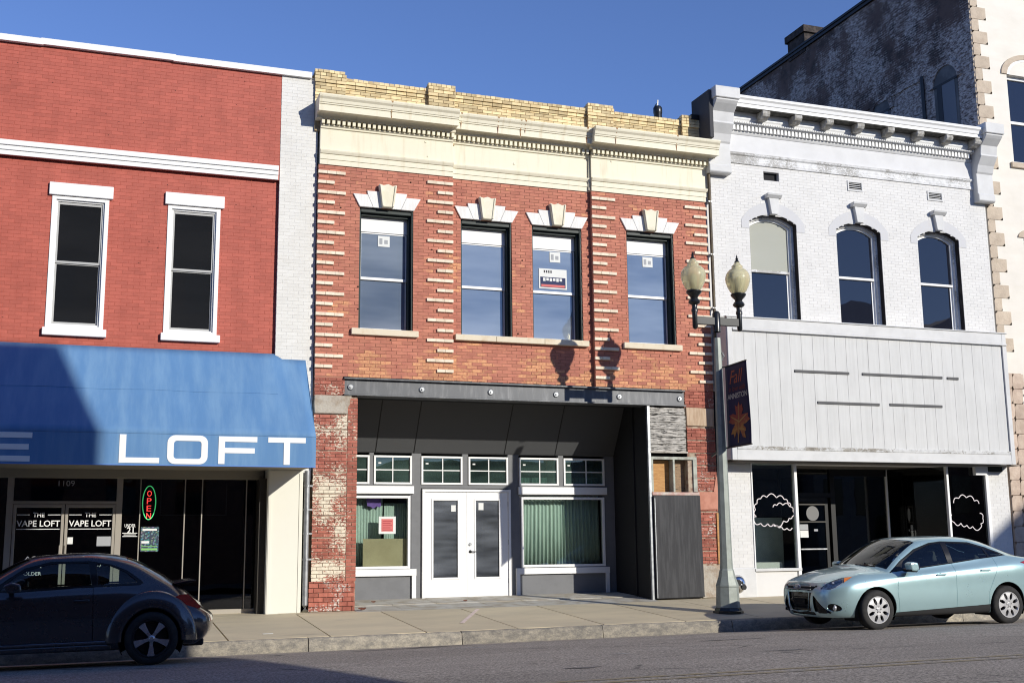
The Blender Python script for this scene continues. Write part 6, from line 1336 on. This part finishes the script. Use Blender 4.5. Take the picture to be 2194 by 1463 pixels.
# ---------------------------------------------------------------- dark round-backed coupe
BE = [
 st10([.70, .78, .84, .84, .80, .72, .718, .716, .715, .715], [0]*10, [.2, .22, .38, .55, .68, .76, .765, .768, .77, .77]),
 st10([.68, .76, .82, .82, .78, .70, .70, .705, .71, .71], [.28, .3, .32, .33, .32, .3, .24, .16, .08, 0], [.2, .22, .38, .55, .68, .765, .78, .787, .79, .79]),
 st10([.5, .6, .68, .68, .6, .5, .5, .51, .52, .52], [.5, .54, .58, .6, .57, .5, .4, .26, .13, 0], [.2, .22, .38, .56, .72, .82, .85, .87, .878, .88]),
 st10([.3, .4, .45, .45, .35, .25, .25, .25, .26, .26], [.62, .66, .70, .72, .69, .6, .46, .3, .15, 0], [.2, .22, .4, .58, .76, .87, .91, .93, .94, .942]),
 st10(0, [.68, .72, .76, .77, .74, .66, .52, .35, .17, 0], [.2, .22, .42, .62, .80, .90, .95, .975, .985, .987]),
 st10([-.35]*5+[-.35, -.34, -.28, -.22, -.2], [.7, .75, .79, .80, .78, .72, .6, .42, .2, 0], [.2, .22, .42, .64, .84, .93, .97, 1.0, 1.015, 1.02]),
 st10([-.5]*6+[-.5, -.48, -.36, -.28], [.72, .77, .81, .82, .80, .75, .73, .70, .38, 0], [.2, .22, .42, .65, .86, .945, .962, .98, 1.02, 1.035]),
 st10([-.76]*6+[-.75, -.74, -.66, -.61], [.72, .775, .815, .825, .805, .755, .71, .65, .36, 0], [.2, .22, .42, .655, .87, .955, 1.06, 1.155, 1.195, 1.205]),
 st10([-1.08]*6+[-1.07, -1.06, -1.01, -.98], [.72, .78, .82, .83, .81, .76, .70, .605, .34, 0], [.2, .22, .42, .66, .88, .968, 1.18, 1.325, 1.37, 1.38]),
 st10(-1.45, [.72, .78, .82, .83, .81, .765, .70, .585, .33, 0], [.2, .22, .42, .66, .89, .985, 1.215, 1.37, 1.418, 1.428]),
 st10(-1.85, [.72, .78, .82, .83, .81, .76, .69, .575, .32, 0], [.2, .22, .42, .66, .895, 1.0, 1.205, 1.36, 1.418, 1.43]),
 st10(-2.25, [.72, .78, .82, .83, .80, .74, .66, .54, .30, 0], [.2, .22, .42, .66, .90, 1.01, 1.15, 1.275, 1.348, 1.362]),
 st10(-2.6, [.70, .76, .80, .81, .78, .69, .60, .49, .28, 0], [.22, .24, .42, .66, .86, .97, 1.06, 1.12, 1.18, 1.195]),
 st10(-2.88, [.70, .775, .82, .825, .755, .63, .53, .42, .22, 0], [.24, .26, .42, .64, .80, .90, .945, .97, .995, 1.0]),
 st10([-3.0, -3.1, -3.22, -3.215, -3.09, -3.05, -3.05, -3.05, -3.05, -3.05], [.60, .66, .72, .71, .61, .50, .42, .3, .15, 0], [.22, .24, .42, .60, .74, .80, .83, .85, .865, .87]),
 st10([-3.15, -3.22, -3.33, -3.33, -3.22, -3.18, -3.18, -3.18, -3.18, -3.18], [.3, .34, .38, .38, .34, .3, .25, .18, .09, 0], [.24, .26, .42, .58, .68, .74, .755, .76, .765, .765]),
 st10([-3.2, -3.27, -3.37, -3.37, -3.26, -3.21, -3.21, -3.21, -3.21, -3.21], [0]*10, [.24, .26, .42, .58, .67, .73, .745, .75, .752, .752])]
bx0, byc = .808-2.537, -4.95; bzg = road_z(.8, -5.85)
BC = thing('round_coupe', 'dark grey rounded two door coupe with a tail spoiler parked in the shade', 'car', (bx0, byc, bzg)); BC.rotation_euler = (0, math.radians(.37), math.pi); WL[BC.name] = Vector((0, 0, 0)); BC.location.z = bzg-2.537*.0065
bpaint = paint('dark blue grey metallic paint', (.048, .049, .056), .55, .26)
bm = body_bm(BE, 7, 6)
RW = -2.537
for cx in (0, RW): cut(bm, circ(cx, .34, .40), 'side', 20, lambda c, n: c.y > .5)
bmesh.ops.delete(bm, geom=[f for f in bm.faces if f.material_index == 20], context='FACES')
cut(bm, [(-.58, .97), (-.72, 1.08), (-.97, 1.25), (-1.27, 1.325), (-1.74, 1.328), (-2.01, 1.28), (-2.21, 1.20), (-2.36, 1.09), (-2.42, 1.035), (-2.37, 1.012), (-1.78, 1.0), (-.81, .955)], 'side', 1, sidef, {0})
cut(bm, [(-.70, .98), (-.80, 1.10), (-.99, 1.225), (-1.28, 1.30), (-1.73, 1.303), (-1.78, 1.022), (-.85, .985)], 'side', 2, sidef, {1})
cut(bm, [(-1.86, 1.025), (-1.83, 1.295), (-2.0, 1.26), (-2.19, 1.18), (-2.33, 1.07), (-2.34, 1.035)], 'side', 3, sidef, {1})
cut(bm, [(-.52, .27), (-.50, .6), (-.56, .965), (-1.80, .998), (-1.82, .27)], 'side', 5, sidef, {0})
cut(bm, [(-.30, -.01), (-.38, .40), (-.49, .665), (-.72, .62), (-1.02, .565), (-.98, .3), (-.95, -.01)], 'top', 14, lambda c, n: n.z > .1 and c.z > .95, {0})
cut(bm, [(-2.2, -.01), (-2.22, .44), (-2.6, .40), (-2.82, .34), (-2.84, -.01)], 'top', 15, lambda c, n: n.z > .1 and c.z > .9, {0})
cut(bm, [(.80, -.01), (.55, .40), (.1, .55), (-.3, .62), (-.30, .40), (-.22, -.01)], 'top', 13, lambda c, n: n.z > .3 and c.z > .7, {0})
reindex(bm)
extract(bm, 0, 'both', 'body', bpaint, BC, .004, depth=.008); extract(bm, 1, 'each', 'window_surround', trim_b, BC, .004, depth=.004)
for i in (2, 3): extract(bm, i, 'each', 'window', car_glass, BC, 0, push=.006)
for d_, s in zip(extract(bm, 5, 'each', 'door', bpaint, BC, .004, depth=.012), (1, -1)):
    MB().lathe([(0, .004*s), (.055, .002*s), (.062, -.012*s)], (-1.66, .818*s, .825), 16, 'y', sy=.6).build('handle_cup', trim_b, d_, local=True, smooth=True); MB().prism([(-1.57, .825), (-1.58, .845), (-1.74, .85), (-1.77, .838), (-1.75, .822)], .828*s, .850*s, 'y').build('handle', bpaint, d_, local=True, bevel=.006, seg=2)
extract(bm, 14, 'both', 'windscreen', car_glass, BC, 0, push=.004); extract(bm, 15, 'both', 'rear_window', car_glass, BC, 0, push=.004); extract(bm, 13, 'both', 'bonnet', bpaint, BC, .004, depth=.012)
bm.free()
for s in (1, -1):
    for cx in (0, RW):
        MB().lathe([(.385, .72*s), (.388, .865*s), (.395, .885*s), (.415, .893*s), (.455, .888*s), (.51, .872*s), (.56, .85*s), (.595, .822*s), (.612, .78*s), (.615, .66*s)], (cx, 0, .325), 44, 'y', a0=-.05, a1=math.pi+.05, sx=.95).build('wing', bpaint, BC, local=True, smooth=60)
        wheel(BC, cx, .795*s, .335, .335, .238, .215, 5, s)
    tl = [(-2.80, .835), (-2.88, .875), (-2.99, .875), (-3.08, .80), (-3.17, .70), (-3.10, .68), (-3.02, .685), (-2.89, .745)]; m_ = MB(); yo_ = lambda x: s*(.815+(x+2.80)*.36)
    A_ = [(x, yo_(x), z) for x, z in tl]; B2 = [(x, yo_(x)-s*.10, z) for x, z in tl]; m_.face(A_); m_.face(B2[::-1])
    for i in range(8): m_.face([A_[i], B2[i], B2[(i+1) % 8], A_[(i+1) % 8]])
    m_.build('tail_light', red_lens, BC, local=True, bevel=.02, seg=3)
    ms = MB().prism([(-.80, .95), (-.74, 1.05), (-.84, 1.09), (-.95, 1.06), (-.96, .97)], .88*s, 1.05*s, 'y').build('mirror', bpaint, BC, local=True, bevel=.03, seg=3); boxl('mirror_arm', trim_b, ms, (-.86, -.80, min(.76*s, .9*s), max(.76*s, .9*s), .955, .985))
    MB().prism([(-.50, .285), (-.50, .315), (-1.98, .325), (-1.98, .295)], .80*s, .838*s, 'y').build('sill_trim', M('bright sill strip', (.18, .19, .22), rough=.2, metal=.8), BC, local=True, bevel=.006); MB().prism([(-.45, .20), (-.45, .275), (-2.05, .285), (-2.05, .21)], .70*s, .815*s, 'y').build('sill', bpaint, BC, local=True, bevel=.02, seg=2)
MB().prism([(-2.80, 1.015), (-2.98, 1.045), (-3.10, 1.055), (-3.105, 1.04), (-3.0, 1.01), (-2.88, .985)], -.52, .52, 'y').build('spoiler', trim_b, BC, local=True, bevel=.01, seg=2)
boxl('spoiler_leg', trim_b, BC, (-2.96, -2.88, .30, .34, .93, 1.01)); boxl('spoiler_leg', trim_b, BC, (-2.96, -2.88, -.34, -.30, .93, 1.01))
well(BC, 0, .335, .40, .42, .86); well(BC, RW, .335, .40, .42, .86)
boxl('floor_pan', under_m, BC, (-2.1, -.45, -.76, .76, .20, .27), (-3.1, .55, -.44, .44, .2, .3)); boxl('bumper', plastic_b, BC, (-3.22, -2.95, -.58, .58, .20, .30), bevel=.02)
boxl('dashboard', plastic_b, BC, (-.85, -.35, -.68, .68, .72, .95), (-2.75, -2.3, -.5, .5, .8, .98), bevel=.03); seats(BC, (-1.35,), .42, .34); seats(BC, (-2.05,), .40, .3)
MB().lathe([(.17, -.012), (.185, 0), (.17, .012), (.16, 0), (.17, -.012)], (-.98, .34, .95), 24, 'x').build('steering_wheel', trim_b, BC, local=True, smooth=True)
